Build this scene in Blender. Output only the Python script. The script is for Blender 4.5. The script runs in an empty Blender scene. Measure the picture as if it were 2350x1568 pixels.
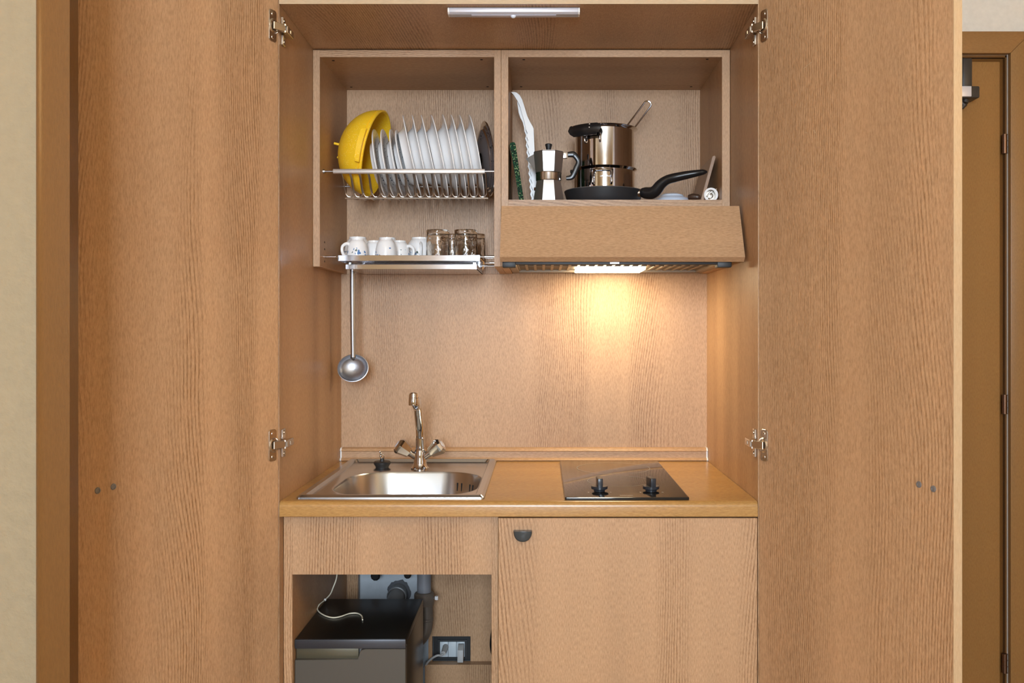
import bpy, bmesh, math, random
from mathutils import Vector, Matrix, Quaternion
random.seed(7)
S = bpy.context.scene
COL = S.collection
PI = math.pi
R = math.radians

# ------------------------------------------------------------------ measures
FOC, CX, CY, D0, H = 2123.0, 1243.0, 750.0, 1.93, 1.27
def P(px, py, Y):
    d = D0 + Y
    return Vector(((px - CX) / FOC * d, Y, H + (CY - py) / FOC * d))
def PX(px, Y): return (px - CX) / FOC * (D0 + Y)
def PZ(py, Y): return H + (CY - py) / FOC * (D0 + Y)

# ------------------------------------------------------------------ materials
class NT:
    def __init__(s, name):
        m = bpy.data.materials.new(name); m.use_nodes = True
        s.m = m; s.t = m.node_tree; s.n = s.t.nodes; s.l = s.t.links
        s.b = s.n['Principled BSDF']
    def node(s, ty, **kw):
        n = s.n.new(ty)
        for k, v in kw.items(): setattr(n, k, v)
        return n
    def put(s, sock, v):
        if isinstance(v, bpy.types.NodeSocket): s.l.new(v, sock)
        else: sock.default_value = v
    def math(s, op, a, b=None, c=None, clamp=False):
        n = s.node('ShaderNodeMath', operation=op, use_clamp=clamp)
        s.put(n.inputs[0], a)
        if b is not None: s.put(n.inputs[1], b)
        if c is not None: s.put(n.inputs[2], c)
        return n.outputs[0]
    def vec(s, x, y, z):
        n = s.node('ShaderNodeCombineXYZ')
        for i, v in enumerate((x, y, z)): s.put(n.inputs[i], v)
        return n.outputs[0]
    def noise(s, v, detail=2.0, rough=0.5, scale=1.0):
        n = s.node('ShaderNodeTexNoise')
        s.put(n.inputs['Vector'], v); n.inputs['Scale'].default_value = scale
        n.inputs['Detail'].default_value = detail; n.inputs['Roughness'].default_value = rough
        return n.outputs[0]
    def maprange(s, v, a, b, c=0.0, d=1.0):
        n = s.node('ShaderNodeMapRange'); s.put(n.inputs[0], v)
        for i, q in enumerate((a, b, c, d)): n.inputs[i + 1].default_value = q
        return n.outputs[0]
    def mix(s, f, a, b, mode='MIX'):
        n = s.node('ShaderNodeMix', data_type='RGBA', blend_type=mode)
        s.put(n.inputs[0], f); s.put(n.inputs[6], a); s.put(n.inputs[7], b)
        return n.outputs[2]
    def bump(s, h, strength, dist):
        n = s.node('ShaderNodeBump'); s.put(n.inputs['Height'], h)
        n.inputs['Strength'].default_value = strength; n.inputs['Distance'].default_value = dist
        s.l.new(n.outputs[0], s.b.inputs['Normal'])
    def objcoord(s, rand=True):
        tc = s.node('ShaderNodeTexCoord')
        if not rand: return tc.outputs['Object']
        oi = s.node('ShaderNodeObjectInfo')
        k = s.math('MULTIPLY', oi.outputs['Random'], 31.0)
        a = s.node('ShaderNodeVectorMath', operation='ADD')
        s.l.new(tc.outputs['Object'], a.inputs[0]); s.l.new(s.vec(k, k, k), a.inputs[1])
        return a.outputs[0]

def c4(c): return (c[0], c[1], c[2], 1.0)
def plain(name, col, rough=0.5, metal=0.0, spec=0.5, **kw):
    t = NT(name); b = t.b
    b.inputs['Base Color'].default_value = c4(col); b.inputs['Roughness'].default_value = rough
    b.inputs['Metallic'].default_value = metal; b.inputs['Specular IOR Level'].default_value = spec
    for k, v in kw.items(): b.inputs[k].default_value = v
    return t.m

def oak(name, axis='z', light=(0.70, 0.42, 0.225), dark=(0.32, 0.155, 0.064), rough=0.42, lines=1.0, bump=0.25, freq=165.0, spec=0.35):
    t = NT(name); light = [q * 0.72 for q in light]; dark = [q * 0.72 for q in dark]
    sp = t.node('ShaderNodeSeparateXYZ'); t.l.new(t.objcoord(), sp.inputs[0])
    x, y, z = sp.outputs
    a, b, l = {'z': (x, y, z), 'x': (y, z, x), 'y': (x, z, y)}[axis]
    def sv(k, kl): return t.vec(t.math('MULTIPLY', a, k), t.math('MULTIPLY', b, k), t.math('MULTIPLY', l, kl))
    u = t.math('ADD', a, b)
    n1 = t.noise(sv(2.4, 0.75), 1.5)
    ph = t.math('ADD', t.math('MULTIPLY', u, freq), t.math('MULTIPLY', n1, 38.0))
    wob = t.noise(sv(60.0, 9.0), 2.0)
    ph = t.math('ADD', ph, t.math('MULTIPLY', wob, 0.9))
    ring = t.maprange(t.math('SINE', t.math('MULTIPLY', ph, 2 * PI)), -0.35, 1.0)
    brk = t.maprange(t.noise(sv(420.0, 30.0), 2.0), 0.25, 0.75)
    mask = t.maprange(t.noise(sv(7.5, 0.25), 1.0), 0.475, 0.585)
    fleck = t.maprange(t.noise(sv(560.0, 105.0), 3.0, 0.6), 0.36, 0.70)
    r1 = t.math('MULTIPLY', t.math('MULTIPLY', ring, mask), t.math('ADD', t.math('MULTIPLY', brk, 0.9), 0.15))
    d = t.math('ADD', t.math('MULTIPLY', r1, 0.85 * lines), t.math('MULTIPLY', fleck, 0.52), clamp=True)
    col = t.mix(d, c4(light), c4(dark))
    tone = t.maprange(t.noise(sv(8.0, 0.5), 2.0), 0.3, 0.7, 0.90, 1.07)
    col = t.mix(1.0, col, t.vec(tone, tone, tone), 'MULTIPLY')
    t.l.new(col, t.b.inputs['Base Color'])
    t.b.inputs['Roughness'].default_value = rough; t.b.inputs['Specular IOR Level'].default_value = spec
    t.bump(t.math('SUBTRACT', 1.0, d), bump, 0.0006)
    return t.m

OAK_V = oak('oak_laminate_upright', 'z')
OAK_H = oak('oak_laminate_level', 'x')
OAK_D = oak('oak_laminate_deep', 'y')
WORKTOP = oak('oak_worktop_laminate', 'x', light=(0.64, 0.345, 0.105), dark=(0.33, 0.145, 0.035), rough=0.27, lines=0.5, bump=0.06, spec=0.5)
EDGE_V = oak('pale_edging_upright', 'z', light=(0.70, 0.50, 0.30), dark=(0.55, 0.36, 0.19), lines=0.2)
EDGE_H = oak('pale_edging_level', 'x', light=(0.70, 0.50, 0.30), dark=(0.55, 0.36, 0.19), lines=0.2)
BROWN = oak('brown_veneer', 'z', light=(0.40, 0.205, 0.065), dark=(0.27, 0.125, 0.035), rough=0.38, lines=0.12)
BROWN_H = oak('brown_veneer_level', 'x', light=(0.38, 0.19, 0.062), dark=(0.26, 0.12, 0.035), rough=0.38, lines=0.12)
FRAMEW = oak('reddish_frame_wood', 'z', light=(0.215, 0.094, 0.024), dark=(0.16, 0.066, 0.016), rough=0.36, lines=0.1)

def plaster(name, col, bumpk=0.5):
    t = NT(name)
    v = t.objcoord(False)
    n = t.noise(v, 4.0, 0.55, 55.0)
    k = t.maprange(n, 0.3, 0.7, 0.95, 1.04)
    t.l.new(t.mix(1.0, c4(col), t.vec(k, k, k), 'MULTIPLY'), t.b.inputs['Base Color'])
    t.b.inputs['Roughness'].default_value = 0.8
    t.bump(n, bumpk, 0.004)
    return t.m
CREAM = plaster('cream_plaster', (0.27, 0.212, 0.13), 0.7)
WARMWALL = plaster('warm_plaster', (0.66, 0.52, 0.33), 0.3)
WHITEWALL = plaster('white_plaster', (0.64, 0.60, 0.53), 0.08)
CEIL = plaster('ceiling_paint', (0.78, 0.70, 0.56), 0.05)
def tiles():
    t = NT('floor_tiles')
    b = t.node('ShaderNodeTexBrick'); t.l.new(t.objcoord(False), b.inputs[0])
    b.offset = 0.0; b.inputs['Scale'].default_value = 3.0
    b.inputs['Color1'].default_value = (0.36, 0.25, 0.15, 1); b.inputs['Color2'].default_value = (0.33, 0.23, 0.14, 1)
    b.inputs['Mortar'].default_value = (0.3, 0.25, 0.2, 1); b.inputs['Mortar Size'].default_value = 0.01
    b.inputs['Brick Width'].default_value = 1.0; b.inputs['Row Height'].default_value = 1.0
    t.l.new(b.outputs[0], t.b.inputs['Base Color']); t.b.inputs['Roughness'].default_value = 0.4
    return t.m
TILE = tiles()

def brushed(name, col, rough, axis='x', k=0.08):
    t = NT(name)
    sp = t.node('ShaderNodeSeparateXYZ'); t.l.new(t.objcoord(False), sp.inputs[0])
    x, y, z = sp.outputs
    m = {'x': (15., 500., 500.), 'z': (500., 500., 15.)}[axis]
    n = t.noise(t.vec(t.math('MULTIPLY', x, m[0]), t.math('MULTIPLY', y, m[1]), t.math('MULTIPLY', z, m[2])), 2.0)
    t.l.new(t.maprange(n, 0.2, 0.8, rough - k, rough + k), t.b.inputs['Roughness'])
    t.b.inputs['Base Color'].default_value = c4(col); t.b.inputs['Metallic'].default_value = 1.0
    return t.m
STEEL = brushed('brushed_steel', (0.52, 0.525, 0.55), 0.26, 'x', 0.05)
SATIN = plain('satin_rail', (0.74, 0.70, 0.66), 0.42, 0.85)
STEEL_V = brushed('satin_steel', (0.40, 0.40, 0.42), 0.40, 'z')
SHINY = plain('polished_steel', (0.56, 0.545, 0.56), 0.09, 1.0)
CHROME = plain('chrome', (0.64, 0.645, 0.67), 0.05, 1.0)
NICKEL = plain('nickel_plate', (0.62, 0.55, 0.47), 0.25, 1.0)
WIRE = plain('rack_wire_steel', (0.55, 0.50, 0.45), 0.28, 1.0)
ALU = plain('cast_aluminium', (0.50, 0.475, 0.45), 0.46, 1.0)
ALU2 = plain('turned_aluminium', (0.72, 0.70, 0.68), 0.22, 1.0)
SILVER = plain('silver_anodised', (0.62, 0.62, 0.68), 0.32, 0.35)
BLACK = plain('black_plastic', (0.012, 0.011, 0.011), 0.28)
BLACKM = plain('black_matt', (0.010, 0.009, 0.009), 0.5)
NONSTICK = plain('dark_enamel', (0.022, 0.021, 0.022), 0.45)
RUBBER = plain('black_rubber', (0.018, 0.016, 0.015), 0.5)
WHITEP = plain('white_plastic', (0.76, 0.73, 0.70), 0.35)
BLUEWHITE = plain('milky_plastic', (0.72, 0.78, 0.88), 0.4)
GREYP = plain('grey_plastic', (0.20, 0.19, 0.18), 0.45)
PVC = plain('grey_pipe', (0.19, 0.19, 0.20), 0.4)
BROWNPIPE = plain('brownish_pipe', (0.13, 0.10, 0.075), 0.4)
CORDM = plain('cream_cord', (0.75, 0.68, 0.52), 0.5)
GREYCORD = plain('pale_grey_cable', (0.38, 0.365, 0.345), 0.5)
SOCKETM = plain('socket_white', (0.48, 0.52, 0.54), 0.35)
APPL = plain('grey_enamel', (0.075, 0.064, 0.050), 0.42)
APPLSIDE = plain('brown_grey_enamel', (0.045, 0.034, 0.023), 0.3)
HANDLEM = plain('slate_plastic', (0.045, 0.05, 0.052), 0.22)
KNOBM = plain('charcoal_knob', (0.022, 0.024, 0.03), 0.3)
SCREWM = plain('zinc_screw', (0.22, 0.21, 0.21), 0.45, 0.5)
BRONZE = plain('bronze_hinge', (0.16, 0.085, 0.05), 0.3, 0.9)
CLOSERM = plain('dark_brown_metal', (0.03, 0.024, 0.021), 0.4)
HOODM = plain('dark_hood_metal', (0.06, 0.05, 0.045), 0.35, 0.6)
HOODBOX = plain('brown_hood_metal', (0.25, 0.19, 0.14), 0.4, 0.5)
FILT1 = plain('filter_mesh_dark', (0.07, 0.055, 0.042), 0.5, 0.3)
FILT2 = plain('filter_rib', (0.26, 0.21, 0.16), 0.4, 0.5)
GLASSTOP = plain('hob_glass', (0.012, 0.011, 0.011), 0.07, 0.0, 0.5)
PRINT = plain('pale_print', (0.30, 0.27, 0.24), 0.3)
DARKHOLE = plain('dark_recess', (0.004, 0.004, 0.004), 0.8)
WALNUT = oak('brown_board_wood', 'z', light=(0.46, 0.29, 0.19), dark=(0.3, 0.17, 0.10), lines=0.3)

def yellow():
    t = NT('yellow_plastic')
    v = t.node('ShaderNodeTexVoronoi'); t.l.new(t.objcoord(False), v.inputs['Vector']); v.inputs['Scale'].default_value = 210.0
    dot = t.maprange(v.outputs['Distance'], 0.12, 0.3)
    t.l.new(t.mix(dot, (0.97, 0.68, 0.14, 1), (0.93, 0.56, 0.02, 1)), t.b.inputs['Base Color'])
    t.b.inputs['Roughness'].default_value = 0.38
    t.b.inputs['Subsurface Weight'].default_value = 0.0
    return t.m
YELLOW = yellow()

PORC = plain('white_porcelain', (0.90, 0.87, 0.85), 0.14)
def sprig(name, scale, ring=None, zmask=None, cx=0.0, col1=(0.10, 0.12, 0.20), col2=(0.12, 0.16, 0.12), dens=0.5, size=0.33):
    """white glaze with little printed flowers"""
    t = NT(name)
    oc = t.objcoord(False)
    v = t.node('ShaderNodeTexVoronoi'); t.l.new(oc, v.inputs['Vector']); v.inputs['Scale'].default_value = scale
    sc = t.node('ShaderNodeSeparateColor'); t.l.new(v.outputs['Color'], sc.inputs[0])
    wob = t.maprange(t.noise(oc, 1.0, 0.5, scale * 4.0), 0.3, 0.7, -0.12, 0.12)
    dd = t.math('ADD', v.outputs['Distance'], wob)
    f = t.math('LESS_THAN', dd, size)
    f = t.math('MULTIPLY', f, t.math('LESS_THAN', sc.outputs[0], dens))
    clus = t.math('GREATER_THAN', t.noise(oc, 0.0, 0.5, scale * 0.28), 0.47)
    f = t.math('MULTIPLY', f, clus)
    sp = t.node('ShaderNodeSeparateXYZ'); t.l.new(oc, sp.inputs[0])
    if ring:
        xx = t.math('SUBTRACT', sp.outputs[0], cx)
        rr = t.math('SQRT', t.math('ADD', t.math('MULTIPLY', xx, xx), t.math('MULTIPLY', sp.outputs[1], sp.outputs[1])))
        f = t.math('MULTIPLY', f, t.math('GREATER_THAN', rr, ring[0]))
        f = t.math('MULTIPLY', f, t.math('LESS_THAN', rr, ring[1]))
    if zmask:
        f = t.math('MULTIPLY', f, t.math('GREATER_THAN', sp.outputs[2], zmask[0]))
        f = t.math('MULTIPLY', f, t.math('LESS_THAN', sp.outputs[2], zmask[1]))
    cc = t.mix(t.math('GREATER_THAN', sc.outputs[1], 0.6), c4(col1), c4(col2))
    t.l.new(t.mix(f, (0.90, 0.87, 0.85, 1), cc), t.b.inputs['Base Color'])
    t.b.inputs['Roughness'].default_value = 0.14
    return t.m
CUPM = sprig('cup_glaze', 125.0, zmask=(0.004, 0.030), col1=(0.10, 0.22, 0.45), col2=(0.07, 0.11, 0.10), dens=0.9, size=0.42)

def amber():
    t = NT('amber_glass')
    t.b.inputs['Base Color'].default_value = (0.965, 0.93, 0.885, 1)
    t.b.inputs['Transmission Weight'].default_value = 1.0; t.b.inputs['Roughness'].default_value = 0.03
    t.b.inputs['IOR'].default_value = 1.45
    v = t.node('ShaderNodeTexVoronoi'); v.feature = 'SMOOTH_F1'; t.l.new(t.objcoord(False), v.inputs['Vector']); v.inputs['Scale'].default_value = 95.0
    t.bump(v.outputs['Distance'], 0.5, 0.003)
    return t.m
AMBER = amber()
def speck():
    t = NT('green_speckle')
    v = t.node('ShaderNodeTexVoronoi'); t.l.new(t.objcoord(False), v.inputs['Vector']); v.inputs['Scale'].default_value = 480.0
    sc = t.node('ShaderNodeSeparateColor'); t.l.new(v.outputs['Color'], sc.inputs[0])
    c = t.mix(t.math('GREATER_THAN', sc.outputs[0], 0.5), (0.003, 0.010, 0.004, 1), (0.006, 0.055, 0.018, 1))
    c = t.mix(t.math('GREATER_THAN', sc.outputs[1], 0.9), c, (0.22, 0.28, 0.12, 1))
    t.l.new(c, t.b.inputs['Base Color']); t.b.inputs['Roughness'].default_value = 0.6; t.b.inputs['Specular IOR Level'].default_value = 0.12
    return t.m
SPECK = speck()
def emis(name, col, k):
    t = NT(name); t.b.inputs['Base Color'].default_value = c4(col)
    t.b.inputs['Emission Color'].default_value = c4(col); t.b.inputs['Emission Strength'].default_value = k
    return t.m
HOODLIGHT = emis('warm_lamp_lens', (1.0, 0.835, 0.54), 20.0)

# ------------------------------------------------------------------ geometry
def frame_of(d):
    d = Vector(d).normalized()
    up = Vector((0, 0, 1)) if abs(d.z) < 0.9 else Vector((1, 0, 0))
    a = d.cross(up).normalized(); b = a.cross(d).normalized()
    return a, b
def catmull(pts, n):
    pts = [Vector(p) for p in pts]; out = []
    q = [2 * pts[0] - pts[1]] + pts + [2 * pts[-1] - pts[-2]]
    for i in range(1, len(q) - 2):
        for k in range(n):
            t = k / n
            a, b, c, d = q[i - 1], q[i], q[i + 1], q[i + 2]
            out.append(0.5 * ((2 * b) + (c - a) * t + (2 * a - 5 * b + 4 * c - d) * t * t + (3 * b - a - 3 * c + d) * t ** 3))
    out.append(pts[-1]); return out
def rrect(x0, x1, y0, y1, r, k=8):
    out = []
    for cx, cy, a0 in ((x1 - r, y1 - r, 0), (x0 + r, y1 - r, 90), (x0 + r, y0 + r, 180), (x1 - r, y0 + r, 270)):
        for i in range(k + 1):
            a = R(a0 + 90 * i / k); out.append((cx + r * math.cos(a), cy + r * math.sin(a)))
    return out

class MB:
    def __init__(s): s.bm = bmesh.new()
    def faces(s, vs, fs, mi=0):
        v = [s.bm.verts.new(Vector(p)) for p in vs]
        for f in fs:
            try: s.bm.faces.new([v[i] for i in f]).material_index = mi
            except ValueError: pass
        return v
    def box(s, x0, x1, y0, y1, z0, z1, bev=0.0, seg=2, mi=0):
        x0, x1 = sorted((x0, x1)); y0, y1 = sorted((y0, y1)); z0, z1 = sorted((z0, z1))
        v = [(x, y, z) for z in (z0, z1) for y in (y0, y1) for x in (x0, x1)]
        vs = s.faces(v, [(0, 2, 3, 1), (4, 5, 7, 6), (0, 1, 5, 4), (2, 6, 7, 3), (0, 4, 6, 2), (1, 3, 7, 5)], mi)
        s._bev(vs, bev, seg); return s
    def _bev(s, vs, bev, seg):
        if bev > 0:
            es = list({e for v in vs for e in v.link_edges})
            bmesh.ops.bevel(s.bm, geom=vs + es, offset=bev, segments=seg, affect='EDGES', profile=0.5)
    def prism(s, poly, c0, c1, axis='y', bev=0.0, seg=2, mi=0):
        def m(a, b, c): return {'y': (a, c, b), 'x': (c, a, b), 'z': (a, b, c)}[axis]
        n = len(poly)
        vs = [m(a, b, c0) for a, b in poly] + [m(a, b, c1) for a, b in poly]
        v = s.faces(vs, [tuple(range(n)), tuple(range(2 * n - 1, n - 1, -1))] +
                    [(i, (i + 1) % n, n + (i + 1) % n, n + i) for i in range(n)], mi)
        s._bev(v, bev, seg); return s
    def tube(s, pts, r, seg=12, sub=0, closed=False, squash=1.0, mi=0, caps=True):
        n0 = len(pts)
        if sub and not closed:
            rr = r if isinstance(r, (list, tuple)) else [r] * n0
            pts = catmull(pts, sub)
            r = [rr[min(int(i / sub), n0 - 1)] * (1 - (i % sub) / sub) + rr[min(int(i / sub) + 1, n0 - 1)] * ((i % sub) / sub) for i in range(len(pts))]
        pts = [Vector(p) for p in pts]; n = len(pts)
        rr = r if isinstance(r, (list, tuple)) else [r] * n
        rings = []; a = None
        for i, p in enumerate(pts):
            if closed: d = pts[(i + 1) % n] - pts[i - 1]
            else: d = pts[min(i + 1, n - 1)] - pts[max(i - 1, 0)]
            d.normalize()
            if a is None: a, b = frame_of(d)
            else:
                a = a - d * a.dot(d); a.normalize(); b = a.cross(d).normalized()
            rings.append([s.bm.verts.new(p + a * math.cos(2 * PI * k / seg) * rr[i] + b * math.sin(2 * PI * k / seg) * rr[i] * squash) for k in range(seg)])
        m = n if closed else n - 1
        for i in range(m):
            A, B = rings[i], rings[(i + 1) % n]
            for k in range(seg):
                s.bm.faces.new((A[k], A[(k + 1) % seg], B[(k + 1) % seg], B[k])).material_index = mi
        if not closed and caps:
            s.bm.faces.new(rings[0][::-1]).material_index = mi; s.bm.faces.new(rings[-1]).material_index = mi
        return s
    def cyl(s, p0, p1, r0, r1=None, seg=24, mi=0):
        return s.tube([p0, p1], [r0, r0 if r1 is None else r1], seg, mi=mi)
    def lathe(s, prof, o=(0, 0, 0), ax=(0, 0, 1), seg=48, rot=0.0, mi=0, closed=False):
        """profile of (radius, height) turned round ax"""
        o = Vector(o); ax = Vector(ax).normalized()
        if abs(ax.z) > 0.999: a, b = Vector((1, 0, 0)), Vector((0, 1, 0)) if ax.z > 0 else Vector((0, -1, 0))
        else: a, b = frame_of(ax)
        rings = []
        for r, z in prof:
            if r < 1e-6: rings.append([s.bm.verts.new(o + ax * z)])
            else: rings.append([s.bm.verts.new(o + ax * z + (a * math.cos(2 * PI * k / seg + rot) + b * math.sin(2 * PI * k / seg + rot)) * r) for k in range(seg)])
        m = len(rings) if closed else len(rings) - 1
        for i in range(m):
            A, B = rings[i], rings[(i + 1) % len(rings)]
            for k in range(seg):
                k2 = (k + 1) % seg
                if len(A) == 1 and len(B) == 1: continue
                if len(A) == 1: f = (A[0], B[k2], B[k])
                elif len(B) == 1: f = (A[k], A[k2], B[0])
                else: f = (A[k], A[k2], B[k2], B[k])
                s.bm.faces.new(f).material_index = mi
        return s
    def ball(s, c, r, seg=20, mi=0):
        r = r if isinstance(r, (tuple, list)) else (r, r, r)
        m = Matrix.Translation(Vector(c)) @ Matrix.Diagonal((r[0], r[1], r[2], 1.0))
        bmesh.ops.create_uvsphere(s.bm, u_segments=seg, v_segments=seg // 2, radius=1.0, matrix=m); return s
    def loft(s, loops, cap0=False, cap1=False, mi=0):
        rs = [[s.bm.verts.new(Vector(p)) for p in L] for L in loops]
        n = len(rs[0])
        for A, B in zip(rs, rs[1:]):
            for k in range(n): s.bm.faces.new((A[k], A[(k + 1) % n], B[(k + 1) % n], B[k])).material_index = mi
        if cap0: s.bm.faces.new(rs[0][::-1]).material_index = mi
        if cap1: s.bm.faces.new(rs[-1]).material_index = mi
        return s
    def xform(s, M): bmesh.ops.transform(s.bm, matrix=M, verts=s.bm.verts); return s
    def mesh(s, name, off=(0, 0, 0), mats=(), angle=32, pickmat=None):
        bmesh.ops.translate(s.bm, verts=s.bm.verts, vec=-Vector(off))
        bmesh.ops.recalc_face_normals(s.bm, faces=s.bm.faces)
        if pickmat:
            s.bm.normal_update()
            for f in s.bm.faces: f.material_index = pickmat(f)
        me = bpy.data.meshes.new(name); s.bm.to_mesh(me); s.bm.free()
        for m in mats: me.materials.append(m)
        me.polygons.foreach_set('use_smooth', [True] * len(me.polygons))
        me.set_sharp_from_angle(angle=R(angle))
        return me

WL = {}     # world place of each thing's origin
def tag(o, label=None, cat=None, group=None, kind=None):
    if label: o['label'] = label
    if cat: o['category'] = cat
    if group: o['group'] = group
    if kind: o['kind'] = kind
    return o
def thing(name, label, cat, loc=(0, 0, 0), group=None):
    o = bpy.data.objects.new(name, None); COL.objects.link(o); o.location = loc
    o.empty_display_size = 0.02
    WL[o] = Vector(loc); return tag(o, label, cat, group, 'thing')
def part(mb, name, mat, parent, label=None, angle=32, local=False, **kw):
    off = Vector((0, 0, 0)) if local else WL[parent]
    me = mb.mesh(name, off, mat if isinstance(mat, (list, tuple)) else [mat], angle, **kw)
    o = bpy.data.objects.new(name, me); COL.objects.link(o); o.parent = parent
    WL[o] = off
    if label: o['label'] = label
    return o
def solo(mb, name, mat, label, cat, loc=(0, 0, 0), group=None, angle=32, local=False, **kw):
    me = mb.mesh(name, (0, 0, 0) if local else loc, mat if isinstance(mat, (list, tuple)) else [mat], angle, **kw)
    o = bpy.data.objects.new(name, me); COL.objects.link(o); o.location = loc
    WL[o] = Vector((0, 0, 0)) if local else Vector(loc)
    return tag(o, label, cat, group, 'thing')
def struct(mb, name, mat, parent=None):
    o = bpy.data.objects.new(name, mb.mesh(name, (0, 0, 0), [mat])); COL.objects.link(o)
    WL[o] = Vector((0, 0, 0))
    if parent: o.parent = parent
    else: o['kind'] = 'structure'
    return o
def copy_tree(o, label=None, parent=None):
    c = o.copy(); COL.objects.link(c); c.parent = parent
    if label: c['label'] = label
    for ch in [q for q in bpy.data.objects if q.parent == o]: copy_tree(ch, None, c)
    return c

# ------------------------------------------------------------------ the room
XL, XR, YB, YF, ZC = -1.057, 2.2, 0.90, -4.2, 2.6     # left wall, right wall, hall end, wall behind, ceiling
NL, NR = -0.548, 0.452                                  # clear sides of the tall cabinet
struct(MB().box(-2.3, XR + .1, YF - .1, YB + .15, -.06, 0), 'floor', TILE)
struct(MB().box(-2.3, XR + .1, YF - .1, YB + .15, ZC, ZC + .08), 'ceiling', CEIL)
JX = -.691                                              # jamb in front of the left door's tip
struct(MB().box(-2.2, PX(90, -.62), -.6195, -.535, 0, ZC).box(-.95, -.87, -.535, .03, 0, ZC), 'wall_left', CREAM)
struct(MB().box(-2.3, -2.2, YF, -.535, 0, ZC), 'wall_side', WARMWALL)
struct(MB().box(XR, XR + .1, YF, YB + .1, 0, ZC), 'wall_right', WARMWALL)
struct(MB().box(XL - .1, .55, .622, .70, 0, ZC), 'wall_back', plaster('shaded_white_plaster', (.44, .47, .49), 0.1))  # white wall, its plaster greyed to put the under-sink shade into the colour
mb = MB()                                               # wall round the tall cabinet
mb.box(XL, NL - .020, .03, .11, 0, ZC); mb.box(NL - .020, NR + .020, .03, .11, 1.968, ZC)
struct(mb, 'wall_niche', CREAM)
# end wall of the hall with a door opening
DL, DR, DT = PX(2312, .87) - .80, PX(2312, .87), PZ(126, .87)
mb = MB(); mb.box(.55, DL, .87, .97, 0, ZC); mb.box(DR, XR, .87, .97, 0, ZC); mb.box(DL, DR, .87, .97, DT, ZC)
struct(mb, 'wall_hall', WHITEWALL)
# front wall with two windows
WX = ((-.55, .45),); WZ = (1.05, 2.35)
mb = MB()
mb.box(-2.2, WX[0][0], YF - .1, YF, 0, ZC); mb.box(WX[0][1], XR, YF - .1, YF, 0, ZC)
for a, b in WX: mb.box(a, b, YF - .1, YF, 0, WZ[0]); mb.box(a, b, YF - .1, YF, WZ[1], ZC)
struct(mb, 'wall_front', WARMWALL)
for i, (a, b) in enumerate(WX):
    mb = MB()
    for x in (a, (a + b) / 2 - .03, b - .05): mb.box(x, x + .05, YF - .07, YF - .02, WZ[0], WZ[1], .004)
    for z in (WZ[0], WZ[1] - .05): mb.box(a, b, YF - .068, YF - .022, z, z + .05, .004)
    struct(mb, 'window_%d' % (i + 1), WHITEP)
# left trim beside the wall
ja, jb, jc, jd = PX(74, -.635), PX(101, -.64), PX(160, -.64), PX(180, -.62)
prof = [(ja, -.62)] + [(ja + (jb - ja) * (1 - math.cos(R(a))), -.62 - .020 * math.sin(R(a))) for a in range(10, 91, 10)] + [(jc, -.640), (jc, -.616), (PX(177, -.605), -.605), (PX(177, -.535), -.535), (ja, -.535)]
struct(MB().prism(prof, 0, ZC, 'z'), 'trim_1', FRAMEW)
# casing of the hall door, mitred
cw = .066
poly_top = [(DL - cw, DT + cw), (DR + cw, DT + cw), (DR, DT), (DL, DT)]
tr = struct(MB().prism(poly_top, .852, .872, 'y', .002), 'trim_2', BROWN_H)
g = .0009
struct(MB().prism([(DR + g, 0), (DR + g, DT + g), (DR + cw, DT + cw + .0005 - g), (DR + cw, 0)], .852, .872, 'y', .002), 'trim_3', BROWN)
struct(MB().prism([(DL - cw, 0), (DL - cw, DT + cw - g), (DL - g, DT), (DL - g, 0)], .852, .872, 'y', .002), 'trim_4', BROWN)
# the hall door itself
door = bpy.data.objects.new('door_1', None); COL.objects.link(door); door['kind'] = 'structure'; WL[door] = Vector((0, 0, 0))
mb = MB()
mb.box(DR - .004, DR + .0005, .875, .95, 0, DT); mb.box(DL, DL + .004, .875, .95, 0, DT); mb.box(DL, DR, .875, .95, DT - .006, DT)
part(mb, 'jamb', FRAMEW, door)
part(MB().box(DL + .005, DR - .0055, .885, .925, .01, DT - .007, .002), 'rebate', FRAMEW, door)
part(MB().box(DL + .02, DR - .020, .874, .8855, .012, DT - .019, .003), 'leaf', BROWN, door)
for py in (331, 928, 1522):
    z = PZ(py, .87); x = DR - .0095
    mb = MB().cyl((x, .868, z - .028), (x, .868, z + .028), .0075, seg=16)
    for q in (-.028, -.0095, .0095, .028): mb.cyl((x, .868, z + q - .001), (x, .868, z + q + .001), .0083, seg=16)
    part(mb, 'hinge', BRONZE, door)
# door closer at the top of the leaf
def cz(py): return PZ(py, .84)
def cx_(px): return PX(px, .84)
cl = MB().box(cx_(2140), cx_(2240), .815, .874, cz(229), cz(202), .004)
cl = part(cl, 'door_closer', CLOSERM, door, label='dark brown door closer')
part(MB().box(cx_(2170), cx_(2219), .810, .820, cz(227), cz(203.5), .001), 'end_cap', SILVER, cl)
part(MB().box(cx_(2206), cx_(2233.5), .845, .874, cz(203), cz(132), .003).box(cx_(2211), cx_(2229), .842, .85, cz(203), cz(134), .002), 'slide_rail', CLOSERM, cl)
part(MB().tube([(cx_(2206), .845, cz(236)), (cx_(2213), .84, cz(243)), (cx_(2208), .84, cz(249))], [.010, .009, .004], 12).cyl((cx_(2216), .84, cz(229)), (cx_(2214), .84, cz(236)), .010), 'swivel', CLOSERM, cl)

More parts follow.
